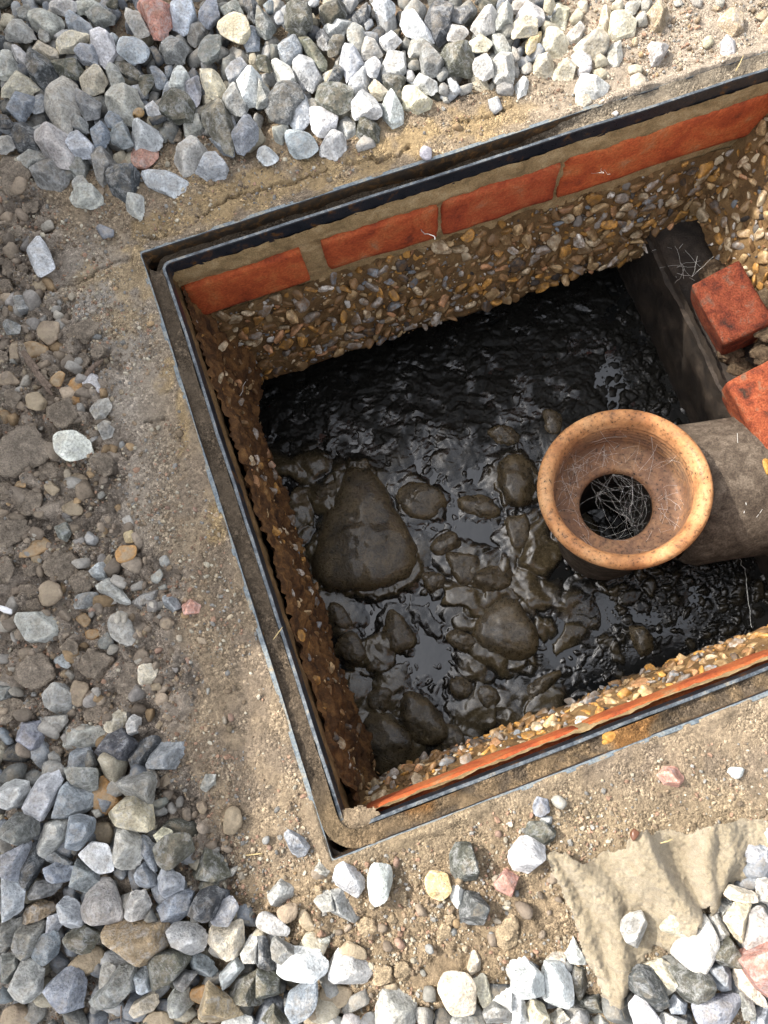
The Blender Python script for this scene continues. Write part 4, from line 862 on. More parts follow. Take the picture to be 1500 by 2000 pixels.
# ------------------------------------------------------------------ crushed limestone, one entry per stone: colour code, outline (in thirds of a photo pixel from the block's corner)
STONES = {}
STONES[(0, 0)] = '''
p 20,180 100,90 160,150 175,190 115,215 30,205|g 100,30 160,25 185,60 160,110 110,100 95,60|p 160,60 230,40 330,75 350,130 330,190 260,195 170,130
p 280,20 300,0 440,0 430,50 380,75 290,60|p 445,0 560,0 600,30 570,70 450,70|b 385,100 430,70 520,130 540,170 480,195 400,170
g 505,90 600,30 670,80 650,120 560,150|k 600,0 690,0 690,60 640,50|p 690,20 740,0 810,60 890,210 860,260 790,210 760,130|R 790,0 980,0 990,90 930,200 880,170 830,80
v 985,60 1040,0 1130,10 1140,80 1090,170 1000,130|b 1165,110 1210,20 1250,0 1290,100 1230,160 1180,140|g 1280,20 1390,0 1420,60 1330,95 1290,60|d 1420,0 1500,0 1500,140 1450,80
c 1285,130 1350,70 1450,130 1470,200 1390,260 1290,200|b 1420,240 1470,120 1510,130 1510,270 1440,280|g 1090,190 1150,75 1220,150 1180,220 1110,280|g 1155,270 1220,195 1300,230 1290,310 1200,385 1165,330
p 300,200 400,165 430,190 350,235|c 320,250 450,185 530,200 430,290 350,295|c 125,265 215,220 340,290 330,330 260,330 140,285|p 220,200 250,140 290,160 290,240 240,260
w 520,180 590,155 640,190 670,290 590,390 540,340 525,260|v 680,280 700,215 790,215 865,270 860,350 730,350|v 620,170 690,210 680,260 640,220|b 435,310 480,265 550,260 555,360 480,360
p 55,260 100,260 155,320 150,370 90,345|p 0,290 50,285 90,360 80,430 10,455 -20,440|d 150,380 180,310 240,340 320,370 310,450 240,500 170,440|k 300,350 420,340 470,380 460,450 380,440 310,400
c 470,420 500,380 570,375 615,440 580,520 510,545 465,490|p 615,400 660,360 690,400 720,450 690,520 650,500|k 665,340 740,340 820,420 810,470 740,450 680,400|k 820,400 855,390 910,440 900,540 850,595 810,560
b 870,380 900,370 980,460 970,500 910,500|w 980,490 1010,400 1040,355 1100,430 1080,510 1030,530|b 1080,400 1150,380 1170,560 1150,635 1090,560 1080,500|b 960,390 1010,380 1010,430 975,460
d 870,280 910,270 960,350 920,380|g 925,260 1000,210 1090,250 1060,340 960,340|c 1165,420 1260,400 1310,500 1270,555 1200,530|b 1320,410 1410,330 1460,390 1420,460 1340,470
w 1385,470 1440,410 1520,420 1530,600 1430,600|g 1300,560 1350,480 1400,500 1450,600 1410,670 1320,620|c 0,480 80,430 160,440 215,490 150,545 50,550 0,540|b 30,600 60,550 180,545 190,590 110,700 50,650
b 170,610 240,510 260,600 255,700 190,690|P 245,560 360,425 420,460 430,620 380,760 340,770 290,690 250,620|g 430,560 450,510 580,590 570,660 490,680 440,600|p 620,590 680,510 770,490 805,580 770,690 700,685 630,640
k 905,570 920,510 1080,530 1125,580 1110,690 1020,695 930,650|w 840,600 900,590 950,650 920,670 860,660|K 1165,600 1190,540 1240,530 1330,630 1360,760 1365,890 1310,870 1250,780 1180,690|p 1070,740 1110,670 1170,660 1200,750 1110,820 1080,790
b 1365,750 1440,645 1500,730 1490,800 1420,885 1370,850|d -10,680 40,670 80,730 60,755 -10,755|g 410,720 440,670 490,690 505,770 430,750|d 75,830 130,700 200,770 210,860 100,860
p 205,770 380,760 410,880 390,930 310,935 230,870|v 395,760 460,760 550,850 530,890 430,905 400,850|b 525,770 580,695 640,770 600,840 550,850|b 610,690 640,645 720,690 690,750 640,740
b 640,780 730,720 770,830 700,845 650,820|d 870,690 960,665 990,690 890,730|v 760,740 790,705 890,730 930,790 890,845 790,845|p 920,740 990,750 1000,800 960,830 930,810
p 90,920 200,860 270,915 160,985 110,950|g 180,970 250,935 380,970 370,1060 340,1090 200,1060|g 340,975 500,885 510,960 490,1030 430,1035|G 515,890 620,845 680,970 620,1020 590,1090 550,1020
d 625,1000 800,985 780,1090 740,1170 640,1100|r 750,915 800,860 920,855 935,950 850,990 790,975|p 1010,910 1120,810 1195,850 1195,910 1100,1005 1070,1010|v 1140,990 1170,930 1270,905 1330,970 1310,1015 1210,1030
v 825,1010 870,985 1000,1000 1125,1070 1060,1140 1010,1145 860,1080|p 415,1070 440,1040 490,1035 530,1090 430,1110|p 385,1140 430,1110 550,1095 585,1130 580,1180 500,1205 430,1195|p 735,1215 760,1145 830,1140 830,1220 815,1275 770,1250
b 555,1325 580,1305 660,1340 660,1380 600,1390|v 150,1470 220,1380 270,1430 305,1500 330,1580 235,1630 205,1600 170,1520|b 1220,800 1290,790 1370,850 1365,900 1300,890|p -10,790 60,795 75,850 20,885 -10,885'''
STONES[(500, 0)] = '''
g 0,20 50,60 110,140 60,210 0,170|b 25,0 100,0 100,70 70,80|v 100,90 140,55 180,130 150,165 120,140|k 160,40 190,10 310,10 320,120 260,160 180,130
w 280,0 380,0 370,40 300,35|k 370,90 420,0 510,0 520,70 440,130|w 390,150 540,75 570,140 500,185 420,205|p 510,0 600,0 560,60 520,50
d 560,90 640,10 660,60 640,130 590,130|v 680,0 800,0 810,50 760,100 700,50|w 845,110 870,60 930,45 1020,170 1030,220 940,200 880,170|d 990,100 1020,20 1090,0 1160,50 1120,200 1060,240 1010,170
g 1140,120 1180,30 1270,20 1280,60 1200,140|p 1260,150 1340,60 1420,60 1390,170 1310,200|p 1400,110 1450,0 1500,20 1500,120 1420,150|p 1420,150 1500,130 1510,210 1470,210
p 1110,210 1140,140 1240,150 1250,200 1190,250 1110,250|c 1230,260 1330,190 1390,230 1370,290 1300,330|p 1380,180 1430,170 1500,280 1450,320 1400,290|b 130,300 150,220 230,195 270,260 260,320 170,360
K 240,170 270,160 410,340 410,390 370,400 300,310 245,220|g 350,200 390,165 430,220 420,300 370,270|k 415,320 450,200 520,190 510,270 450,360|p 535,180 580,130 640,180 640,270 590,290 540,250
p 610,280 640,200 690,220 740,300 680,330 620,320|d 670,180 720,145 770,190 720,230|b 640,110 680,100 690,150 640,190|w 725,240 800,180 855,230 780,300 740,270
p 895,280 910,215 1000,215 1045,260 960,330 900,330|g 960,310 1020,265 1100,350 1060,410 980,425|k 1075,300 1130,260 1200,250 1300,330 1250,420 1130,400 1090,340|w 1270,380 1350,295 1395,420 1340,445 1280,410
p 1385,340 1440,280 1500,290 1510,460 1410,460|c 1245,450 1290,410 1360,460 1340,530 1270,500|p 1360,500 1400,445 1430,480 1380,530|p 1405,510 1450,475 1500,480 1510,540 1420,540
w 80,370 120,350 200,390 230,460 210,510 140,490|w 210,360 270,315 350,350 380,440 330,500 260,470 220,410|v 490,340 520,240 590,270 630,370 590,410 540,445|w 630,370 700,330 735,370 720,420 660,470 640,420
w 740,360 790,290 870,300 880,400 840,430 740,420|k 735,450 840,430 880,450 830,540 760,500|w 540,520 570,430 620,400 660,440 650,510 580,550|c 655,500 700,465 790,540 730,570 680,560
w 560,580 620,510 690,560 740,640 700,670 590,675 560,630|w 735,600 800,540 865,640 860,700 800,735 750,680|c 840,560 880,490 960,505 1030,570 1020,620 940,650 870,620|w 930,460 960,420 1060,470 1065,530 1020,540 940,500
w 880,400 910,380 930,440 910,490 885,470|g 875,360 960,350 970,400 900,400|p 1050,440 1110,390 1130,430 1080,475|p 1065,510 1100,475 1140,510 1120,550 1075,540
w 1120,460 1140,450 1205,520 1180,570 1140,520|p 1090,560 1130,560 1135,600 1100,600|w 1360,580 1420,555 1445,630 1400,660 1370,630|v 190,620 230,535 290,560 330,660 310,740 270,765 195,750
w 320,720 340,630 420,630 480,680 470,740 370,800 320,770|p 90,730 200,740 150,830 110,810|v 145,770 200,755 320,780 380,890 380,930 250,920 190,860|w 460,740 530,685 580,720 580,790 530,815 480,760
w 375,840 440,755 510,770 520,840 460,905 380,880|k 590,730 640,670 720,730 710,820 640,800 590,780|p 585,850 630,800 700,830 690,855 600,880|v 5,880 30,820 120,920 115,970 60,980 10,930
k 325,530 390,490 560,530 570,660 500,680 400,640 340,590|d 30,640 120,480 250,480 280,560 200,560 180,700 90,680|g 0,430 60,500 95,580 60,610 0,620|k 0,290 50,270 80,400 60,470 10,400
g 80,290 110,235 140,260 130,320 90,340|d 410,480 470,350 510,430 490,460 440,490|b 380,480 430,370 440,420 410,490|v 960,880 980,850 1030,870 1030,930 990,940 960,915'''
STONES[(1000, 0)] = '''
p 0,20 60,0 140,0 60,60 0,70|w 30,80 80,20 180,50 190,120 150,140 100,100 40,110|c 0,130 100,90 150,120 150,180 60,200 0,210|c 190,0 260,0 230,70 190,50
c 230,110 260,0 350,10 330,110 310,190 250,170|c 340,100 380,40 420,80 400,120 350,130|c 385,30 390,0 445,0 440,100 410,60|p 320,200 400,110 430,160 400,230 350,245
y 85,230 160,180 175,210 140,280 100,310 85,290|c 160,270 190,170 250,170 340,250 320,325 170,315|c 375,250 510,165 570,230 560,280 500,320 400,310|c 505,150 530,40 580,30 590,140 550,190
c 565,150 590,70 650,65 730,130 720,190 610,220 570,190|c 580,40 620,0 660,20 640,70|p 650,40 690,0 750,10 720,100 680,80|p 755,20 770,-5 830,0 800,60 760,50
p 720,110 750,65 790,70 800,130 750,140|t 800,50 870,15 930,70 880,150 830,160|p 560,300 580,250 630,245 650,330 620,380 560,350|w 350,310 400,280 460,310 470,370 430,390 370,350
c 485,350 520,300 570,370 490,390|c 135,350 150,315 240,330 240,400 190,430 135,410|c 240,410 310,330 380,370 360,440 260,435|p 50,400 110,360 125,410 90,440 50,430
w 20,490 60,445 100,470 80,540 40,560|w 385,400 430,385 470,400 450,430 390,440|c 470,410 540,395 580,430 530,460 480,440|w 370,520 410,430 470,440 570,480 545,550 480,560 430,540
c 370,600 375,540 430,545 465,600 410,635|p 800,250 850,270 920,270 870,350 830,360|w 1225,240 1270,190 1310,220 1310,310 1260,325 1230,300|c 1120,230 1170,200 1180,250 1130,280
t 700,220 740,215 740,260 710,270|c 690,460 740,440 790,470 740,520 700,520|c 680,390 720,370 770,390 760,430 690,430|t 1210,100 1270,50 1360,90 1360,160 1310,190 1250,150
p 940,10 1010,-8 1000,30 960,40|p 1040,-6 1120,0 1110,40 1060,30|p 1190,-8 1250,0 1240,40 1200,35|t 1420,100 1490,50 1500,90 1460,140
t 1460,140 1500,80 1530,110 1520,210 1480,190|w 585,660 610,645 625,665 610,680|p 0,260 30,270 50,340 20,360 0,340|p 0,360 30,350 50,430 10,460 0,460'''
STONES[(0, 500)] = '''
w 465,715 550,685 605,720 605,780 545,830 520,800 500,740|p 520,900 570,840 620,830 650,880 600,940 560,960|p 565,990 600,960 655,1000 640,1050 590,1060
W 330,1100 370,1030 440,1020 495,1060 490,1150 460,1195 380,1195 335,1160|p 500,1080 570,1045 580,1060 530,1095|g 75,240 110,220 200,270 180,310 110,330|g 15,390 40,365 130,410 140,450 80,460 30,440'''
STONES[(0, 1000)] = '''
g 320,90 380,60 410,110 380,170 340,150|w 480,150 510,110 570,150 550,195 500,190|v 520,350 590,290 625,330 610,385 550,395|p 550,430 630,385 680,430 760,530 720,540 640,490 570,460
g 760,530 830,480 920,455 900,530 830,570|p 880,380 940,330 955,370 930,415 890,410|p 930,280 970,250 995,290 970,325 935,310|p 920,440 970,415 980,450 940,470
b 950,490 1010,490 1050,560 1010,585 960,550|r 1060,550 1110,510 1160,540 1150,590 1080,600|p 80,640 110,590 250,580 340,650 330,720 250,760 160,760 130,700|p 630,650 700,580 760,630 790,710 760,770 700,770 640,710
g 580,750 630,700 670,760 640,800 590,790|v 310,815 350,820 420,900 390,920 315,880|c 815,920 860,885 920,950 900,990 840,1025 815,990|g -10,990 110,995 60,1090 -10,1110
p 255,1075 360,1005 450,1085 410,1170 340,1195 280,1160|p 210,1200 380,1190 390,1230 340,1290 260,1280|b 85,1300 110,1235 200,1230 240,1290 210,1380 160,1400 100,1360|b -10,1260 20,1265 80,1350 40,1370 -10,1330
p 300,1330 390,1250 600,1260 595,1340 500,1385 360,1380|c 610,1260 720,1120 755,1160 740,1230 680,1290 620,1285|p 735,1240 770,1190 815,1210 810,1290 760,1310|d 535,1410 610,1310 700,1280 780,1360 740,1460 690,1480 600,1450
d 750,1410 830,1330 910,1310 930,1360 860,1460 850,1500 770,1500|b 870,1420 930,1370 1050,1360 1050,1430 1000,1510 870,1510|b 400,1430 430,1390 510,1390 540,1460 510,1500 385,1500|g 435,510 470,480 560,470 570,520 470,570 440,560'''
STONES[(0, 1500)] = '''
w -5,110 70,80 140,90 150,150 100,220 30,250 -5,240|v 125,210 220,60 320,30 340,90 310,180 230,310 130,270|b 290,290 330,150 380,80 430,90 510,170 500,240 400,300|g 385,0 560,0 550,110 470,120 420,80
g 665,100 720,60 860,35 890,80 860,220 800,160 700,150|c 630,265 720,180 800,150 870,240 875,370 800,350 640,320|g 875,200 970,170 980,210 930,240 880,240|p 530,250 570,245 590,280 560,295
p 1170,110 1200,40 1260,40 1255,90 1210,135 1180,130|g 10,420 50,290 170,285 180,400 100,465|p 195,490 250,330 340,300 400,320 400,380 290,500 230,530|b 360,470 390,300 450,285 525,310 525,380 460,470 410,490
w 460,510 540,430 630,450 660,520 670,600 580,620 500,560|p 650,500 670,370 740,350 810,440 815,510 750,600 690,600|b 805,420 830,395 900,460 910,540 900,620 850,560|c 890,400 940,355 995,380 980,430 920,450
k 910,490 1000,400 1110,380 1130,430 1090,530 980,590 920,560|k 1120,640 1200,460 1280,550 1330,640 1290,670 1200,650|p 1335,600 1410,560 1370,630 1345,640|b -5,520 150,440 130,560 90,670 -5,600
d 95,640 140,480 190,440 240,560 150,720 100,720|b 250,600 330,550 400,600 400,660 330,680 260,640|b 250,540 320,490 420,560 390,580 300,560|g 150,750 200,680 330,660 350,690 270,760 160,780
b 405,660 430,550 550,600 555,670 470,735 410,710|b 795,590 840,550 900,640 920,690 850,710 800,690|b 920,660 940,610 1000,610 1065,660 1060,710 950,760 925,730|b 905,830 960,760 1080,720 1120,750 1100,850 1030,900 960,925 920,870
d 1090,870 1140,760 1220,710 1290,740 1280,850 1210,900 1160,900|b 1230,900 1290,810 1370,760 1400,820 1340,920 1250,930|g 1390,870 1430,820 1490,840 1470,910 1400,910|v -5,620 60,670 120,740 110,830 30,900 -5,910
t 105,920 150,820 220,780 310,810 310,850 200,910 110,935|v 325,810 360,770 430,800 475,890 470,940 380,940 350,880|v 265,970 280,870 345,850 355,910 310,970|P 465,830 560,710 650,720 720,830 720,890 600,920 480,880
p 725,830 760,740 840,735 870,800 830,890 750,890|g 840,890 880,830 920,900 860,905|g 80,1060 110,920 250,910 250,970 200,1080 130,1135|g -5,910 100,900 80,1050 -5,1050
b 190,1110 230,990 370,940 380,970 290,1140 240,1165|k 360,1000 490,920 560,960 570,1030 450,1080 370,1040|t 580,980 620,920 760,905 940,915 960,1050 900,1090 840,1170 760,1110 690,1110 600,1050|w 965,970 1000,925 1130,930 1190,990 1180,1060 1100,1105 1000,1060
k 850,1130 900,1080 1060,1085 1095,1140 1050,1210 960,1290 880,1320 870,1200|v 765,1230 820,1180 870,1200 880,1310 830,1330 780,1290|p 575,1290 590,1180 640,1145 680,1160 670,1290 620,1355 580,1340|g 500,1400 600,1330 680,1300 690,1170 780,1160 780,1290 660,1420 550,1430
b 250,1300 340,1220 440,1210 470,1270 450,1420 350,1450 290,1380|p 40,1290 100,1160 170,1145 235,1220 220,1320 150,1385 80,1360|g -5,1110 90,1100 100,1180 30,1270 -5,1260|c 750,1440 780,1380 890,1320 930,1370 890,1430 780,1475
p 970,1380 1010,1320 1080,1320 1110,1400 1050,1470 990,1470|t 1150,1460 1200,1290 1330,1380 1370,1480 1300,1500 1160,1500|w 1280,1220 1380,1110 1420,1180 1330,1290 1300,1310|k 1335,1340 1400,1240 1500,1200 1510,1400 1370,1385
c 1210,1040 1230,960 1400,925 1410,1050 1390,1110 1290,1130|b 1105,1130 1130,1090 1230,1150 1270,1220 1200,1230 1120,1190|g 1010,1260 1060,1200 1150,1210 1080,1310 1020,1300|b -5,1290 30,1310 70,1370 10,1390 -5,1380
p 1400,1090 1450,1010 1510,1000 1510,1150 1420,1150|w 1300,1490 1340,1430 1420,1450 1470,1470 1470,1510 1300,1510'''
STONES[(500, 1500)] = '''
b 160,400 190,365 270,410 310,470 270,540 200,490|p 335,600 370,555 440,600 410,640 350,640|w 450,640 475,550 520,525 560,600 620,650 625,710 590,770 550,740 460,680|w 655,620 690,560 750,560 780,590 785,730 670,795 660,740
k 1140,540 1190,450 1260,450 1310,620 1290,660 1190,665 1145,600|y 990,680 1040,610 1120,615 1140,700 1090,790 1020,750|w 1135,700 1165,665 1215,720 1215,800 1180,830 1140,770|d 1190,830 1230,740 1310,760 1370,830 1330,930 1260,930 1200,910
p 65,740 140,655 220,710 210,750 120,820 70,790|p 335,790 370,740 440,740 470,830 380,845|g 430,740 490,730 560,830 600,890 570,915 490,880 440,850|p 0,900 30,840 90,850 200,940 180,990 100,980 10,940
g 85,1030 110,1000 200,1050 240,1090 150,1150 100,1120|p 270,1050 350,990 430,990 430,1030 370,1090 280,1080|W 120,1160 200,1070 340,1090 400,1180 380,1240 280,1255 170,1240 125,1210|W 420,1190 460,1100 560,1095 680,1210 650,1260 560,1280 430,1240
d 0,1000 50,1000 80,1110 100,1190 50,1190 0,1160|k 0,1190 80,1210 130,1250 130,1330 0,1370|b 165,1400 200,1310 290,1250 350,1240 360,1340 290,1440 210,1500 180,1450|k 30,1490 100,1400 180,1500 100,1530
p 705,1420 730,1310 800,1310 930,1400 920,1520 700,1520|p 510,1460 560,1450 610,1480 610,1510 500,1510|p 420,1490 470,1460 520,1510 460,1530|c 1240,1180 1270,1060 1320,1130 1310,1190 1260,1220
c 1070,1250 1110,1190 1200,1200 1280,1310 1280,1400 1200,1400 1130,1420 1090,1350|c 1270,1250 1300,1200 1350,1230 1400,1390 1330,1410|g 1130,1470 1200,1400 1280,1410 1340,1510 1130,1510|c 1020,1440 1060,1430 1110,1510 1020,1510
w 1405,1380 1500,1310 1510,1430 1440,1410|g 1330,1440 1400,1380 1500,1420 1500,1500 1350,1500|r 1395,680 1460,600 1540,650 1500,760 1410,720|p 1460,1180 1500,1090 1550,1180 1530,1280 1480,1230'''
STONES[(1000, 1500)] = '''
r 865,40 900,0 960,0 1015,70 980,110 900,95|w 1255,20 1290,-5 1365,0 1350,50 1310,60|b 125,230 150,170 210,185 225,250 180,280 130,270|w 165,300 200,280 240,290 230,330 190,335
k 80,380 110,320 200,315 260,380 250,420 190,455 110,415|w 0,490 50,430 130,425 200,490 190,560 110,620 20,600 0,560|p 640,960 720,870 770,860 800,920 770,1010 740,1065 680,1030|c 860,900 880,820 970,780 1060,800 1075,890 1000,960 960,1020 880,980
W 930,1050 1000,960 1140,870 1190,970 1190,1090 1150,1160 1040,1160 940,1100|v 1330,480 1390,440 1510,460 1510,590 1400,560 1340,530|b 1295,360 1310,355 1365,420 1345,440|w 1470,380 1500,310 1530,360 1520,460 1475,430
c 1250,740 1280,690 1440,740 1430,790 1300,780|p 1450,660 1510,655 1520,800 1450,780|p 1185,770 1290,780 1290,830 1240,880 1200,830|p 1170,890 1210,870 1280,960 1260,1020 1200,1050 1190,960
c 1260,890 1340,780 1410,800 1390,900 1360,1040 1290,960|p 1365,1060 1390,860 1480,820 1510,880 1510,1040 1420,1080|R 1335,1130 1510,1030 1530,1370 1440,1300|c 1300,1190 1340,1160 1500,1380 1490,1410 1400,1370 1320,1280
k 1190,1130 1200,1050 1280,1000 1350,1110 1290,1170|k 960,1200 1100,1160 1180,1210 1180,1330 1060,1390 980,1310|b 1120,1170 1250,1155 1290,1210 1290,1310 1230,1310|d 690,1230 740,1175 820,1190 890,1270 930,1390 880,1450 800,1400 700,1310
c 780,1160 870,1130 960,1200 970,1290 910,1350 880,1260 820,1190|w 680,1390 740,1300 800,1400 860,1460 860,1510 720,1510|b 1060,1410 1100,1340 1230,1330 1340,1350 1310,1450 1260,1510 1100,1510|b 920,1400 960,1340 1030,1390 1020,1450 940,1450
p 650,1360 700,1310 720,1340 690,1420 650,1420|c 200,1130 240,1090 320,1090 330,1180 210,1150|w 320,1120 370,1010 440,1140 440,1160 350,1150|w 0,1180 100,1145 180,1230 180,1350 90,1370 0,1310
w 185,1230 200,1150 280,1150 360,1270 360,1380 290,1415 200,1370|k 335,1200 360,1150 440,1180 440,1310 390,1360|w 0,1320 60,1350 110,1510 0,1510|c 85,1420 130,1370 200,1420 220,1510 100,1510
k 380,1360 520,1330 560,1430 480,1450 390,1420|p 215,1470 290,1415 340,1470 260,1510|p 340,1490 400,1430 460,1490 400,1520|p 460,1490 520,1450 580,1500 520,1530
p 860,1500 900,1440 1050,1500 960,1530|g 1350,1330 1420,1370 1430,1480 1370,1490|b 1420,1440 1510,1420 1510,1510 1420,1510'''
# soil clods (s), brown flint pebbles (n), tan (t), orange (o)
CLODS = {}
CLODS[(0, 500)] = '''
t 165,160 230,130 290,160 280,200 210,210|s 120,350 250,310 270,370 200,420 130,400|n 220,430 260,385 350,390 340,490 280,525 230,480|n 120,470 180,440 220,480 150,500
n 55,560 70,480 110,490 110,650 60,660|O 120,540 170,505 290,530 310,570 200,600 130,610|s -5,540 45,550 50,600 10,650 -5,640|s 430,600 470,540 530,570 510,650 450,660
s 530,550 580,520 620,540 600,590 550,590|s 620,640 680,600 700,650 640,700|s 240,650 310,620 380,680 350,740 290,700|O 280,730 350,670 380,690 350,780 300,770
n -5,700 60,680 120,740 60,760 -5,760|t 150,830 220,790 270,850 230,910 160,890|o 390,770 430,710 490,740 510,830 470,880 430,940 395,920 405,860|s 265,900 310,800 380,800 400,930 470,960 440,1020 330,1000
S -10,1150 80,1000 200,970 290,1030 330,1120 260,1210 130,1270 -10,1300|s 500,1190 600,1150 690,1190 690,1260 620,1300 520,1260|s 210,1270 270,1180 350,1240 340,1310 230,1310|n 400,1300 450,1260 515,1300 500,1350 430,1350
t 255,1340 290,1315 350,1370 310,1405 270,1380|s 50,1430 150,1370 260,1390 280,1450 230,1500 110,1530|s 350,1420 420,1360 450,1430 390,1460|t 340,1480 430,1430 490,1480 480,1520 380,1520
s -5,1330 60,1320 110,1390 40,1440 -5,1430|O 50,1310 130,1320 200,1340 150,1360 80,1350|s 0,0 60,-20 100,40 90,110 20,120|s 95,70 150,40 170,90 130,140
s -5,130 60,140 80,200 10,220|n -5,230 60,215 80,250 20,300 -5,290|s 20,800 90,770 130,830 120,890 40,880|O -5,900 40,880 70,940 30,1000 -5,1000
s 380,420 440,380 520,400 560,380 580,430 500,500 410,480|s 120,690 160,640 190,700 170,760 130,740'''
CLODS[(0, 0)] = '''
s -10,900 100,880 180,960 170,1120 100,1150 -10,1100|s 130,1200 190,1150 230,1200 200,1270 140,1260|s 60,1330 120,1320 140,1380 90,1400|s -10,1250 60,1230 130,1290 80,1330 -10,1330
s -10,1350 50,1370 60,1430 -10,1440|s 200,1300 260,1290 290,1330 240,1350|n 690,950 730,920 800,950 770,980 700,980|n 560,1100 600,1090 620,1130 590,1155|s 940,740 1000,720 1060,760 1060,830 990,830
s 60,1420 110,1410 130,1470 80,1490'''
CLODS[(0, 1000)] = '''
s -10,0 100,0 190,90 180,150 60,200 -10,220|O 100,240 160,160 270,130 320,200 240,250 110,270|s 270,300 330,230 430,230 470,300 430,390 340,400 260,350|s 110,310 200,270 260,310 220,380 150,370
n 230,450 280,400 350,420 370,500 310,555 250,540|s 80,480 130,420 220,440 210,500 120,520|s 120,550 170,510 240,510 230,570 160,590|s 390,400 470,330 530,370 530,470 440,490
y 720,130 770,100 790,140 780,190 735,180|o 670,240 700,200 790,195 815,240 770,285 720,300 680,290|t 610,290 640,245 660,270 650,330 620,320|n 940,650 990,620 1020,650 990,690 950,680
O 430,620 500,590 540,640 500,680|o 500,700 570,680 600,710 550,750 500,740|S 60,870 150,790 260,820 330,930 300,1010 150,1050 80,970|s 450,880 530,800 660,850 640,930 580,990 470,950
S 640,960 700,870 800,910 830,1010 800,1110 740,1130 650,1010|t 880,1010 930,990 950,1040 890,1050|s -10,1110 150,1060 140,1130 40,1250 -10,1250|n 430,970 510,970 520,1050 470,1150 420,1150 450,1080
s 490,1220 530,1080 610,1010 670,1130 610,1230 560,1250|s 250,1420 300,1360 370,1390 350,1450 280,1460|s 310,760 400,740 480,790 440,860 370,830|n 1150,730 1200,740 1210,775 1165,770
n 950,1200 990,1160 1040,1190 1000,1230|t 905,1260 940,1215 955,1240 925,1285|s -10,230 50,250 90,340 40,440 -10,440'''
CLODS[(0, 1500)] = '''
o 510,120 560,30 620,30 680,120 710,190 620,280 580,260 520,170|n 1150,210 1190,195 1215,240 1190,280 1160,250|t 1310,290 1340,230 1410,240 1420,330 1370,395 1310,380|n 915,90 990,20 1040,60 960,115
o -5,260 40,290 55,360 -5,420|n 180,310 235,310 220,400 195,450 180,420|t 535,360 560,320 640,320 670,380 640,440 560,420|s 640,660 680,610 790,620 810,680 740,740 660,720
n 570,640 620,620 640,650 600,680|t 370,1200 450,1100 540,1040 610,1050 640,1110 560,1190 440,1260|o 1105,1340 1130,1290 1240,1255 1320,1300 1220,1320 1180,1390|n -5,1420 100,1380 190,1440 190,1510 -5,1510
t 830,1490 900,1420 980,1430 1010,1510 830,1510|s 980,300 1010,270 1060,280 1050,330 1000,340'''
CLODS[(500, 1500)] = '''
t 245,850 280,815 330,890 370,970 340,1000 290,940 250,900|n 120,830 170,795 240,800 240,870 190,910 130,870|t 480,1080 540,1015 640,1060 650,1130 570,1090|t 370,1310 430,1250 560,1290 570,1340 500,1390 410,1400 375,1350
t 280,1470 340,1400 400,1370 410,1510 280,1510|t 720,1330 750,1270 820,1260 830,1310|e 590,910 640,865 690,880 720,960 640,990 600,950|e 1080,920 1130,900 1150,990 1070,1030 1060,970
e 680,1160 760,1140 800,1200 780,1260 690,1260|e 1400,950 1500,830 1540,900 1520,1050 1410,1040|e 810,1160 870,1130 920,1190 860,1250 810,1220|e 760,890 800,850 830,900 800,940
e 920,650 960,630 980,680 930,710|e 840,760 880,720 890,800 850,810|e 340,700 380,690 390,740 350,740|e 1100,860 1150,850 1180,900 1130,930'''
COL = {'w': (.42, .425, .425), 'W': (.48, .48, .465), 'v': (.345, .36, .375), 'p': (.32, .315, .298), 'P': (.335, .325, .305), 'b': (.225, .24, .26), 'g': (.195, .197, .188), 'G': (.205, .205, .19), 'd': (.088, .093, .097),
       'c': (.41, .38, .31), 'k': (.10, .10, .083), 'K': (.125, .123, .10), 't': (.275, .22, .15), 'y': (.45, .365, .21), 'r': (.36, .225, .19), 'R': (.34, .20, .165),
       's': (.25, .205, .158), 'S': (.26, .215, .168), 'n': (.25, .195, .14), 'o': (.34, .19, .075), 'O': (.27, .175, .09), 'e': (.33, .255, .165)}
CNAME = {'w': 'white', 'W': 'bright white', 'v': 'pale bluish', 'p': 'pale grey', 'P': 'pale grey', 'b': 'blue grey', 'g': 'mid grey', 'G': 'mid grey', 'd': 'dark grey', 'c': 'cream', 'k': 'dark greenish', 'K': 'dark ridged',
         't': 'dusty tan', 'y': 'yellowish', 'r': 'pink speckled', 'R': 'pink granite', 's': 'crumbly brown', 'S': 'large earthy', 'n': 'brown', 'o': 'orange brown', 'O': 'brown and orange', 'e': 'sandy'}
def parse(D):
    out = []
    for (ox, oy), s in D.items():
        for e in s.replace('\n', '|').split('|'):
            if not e.strip(): continue
            c, pts = e.strip().split(' ', 1); pts = px_poly(pts, (ox, oy), 1/3); out.append((c, pts))
    return out
def parea(P): return abs(sum(P[i][0]*P[(i+1) % len(P)][1] - P[(i+1) % len(P)][0]*P[i][1] for i in range(len(P)))) / 2
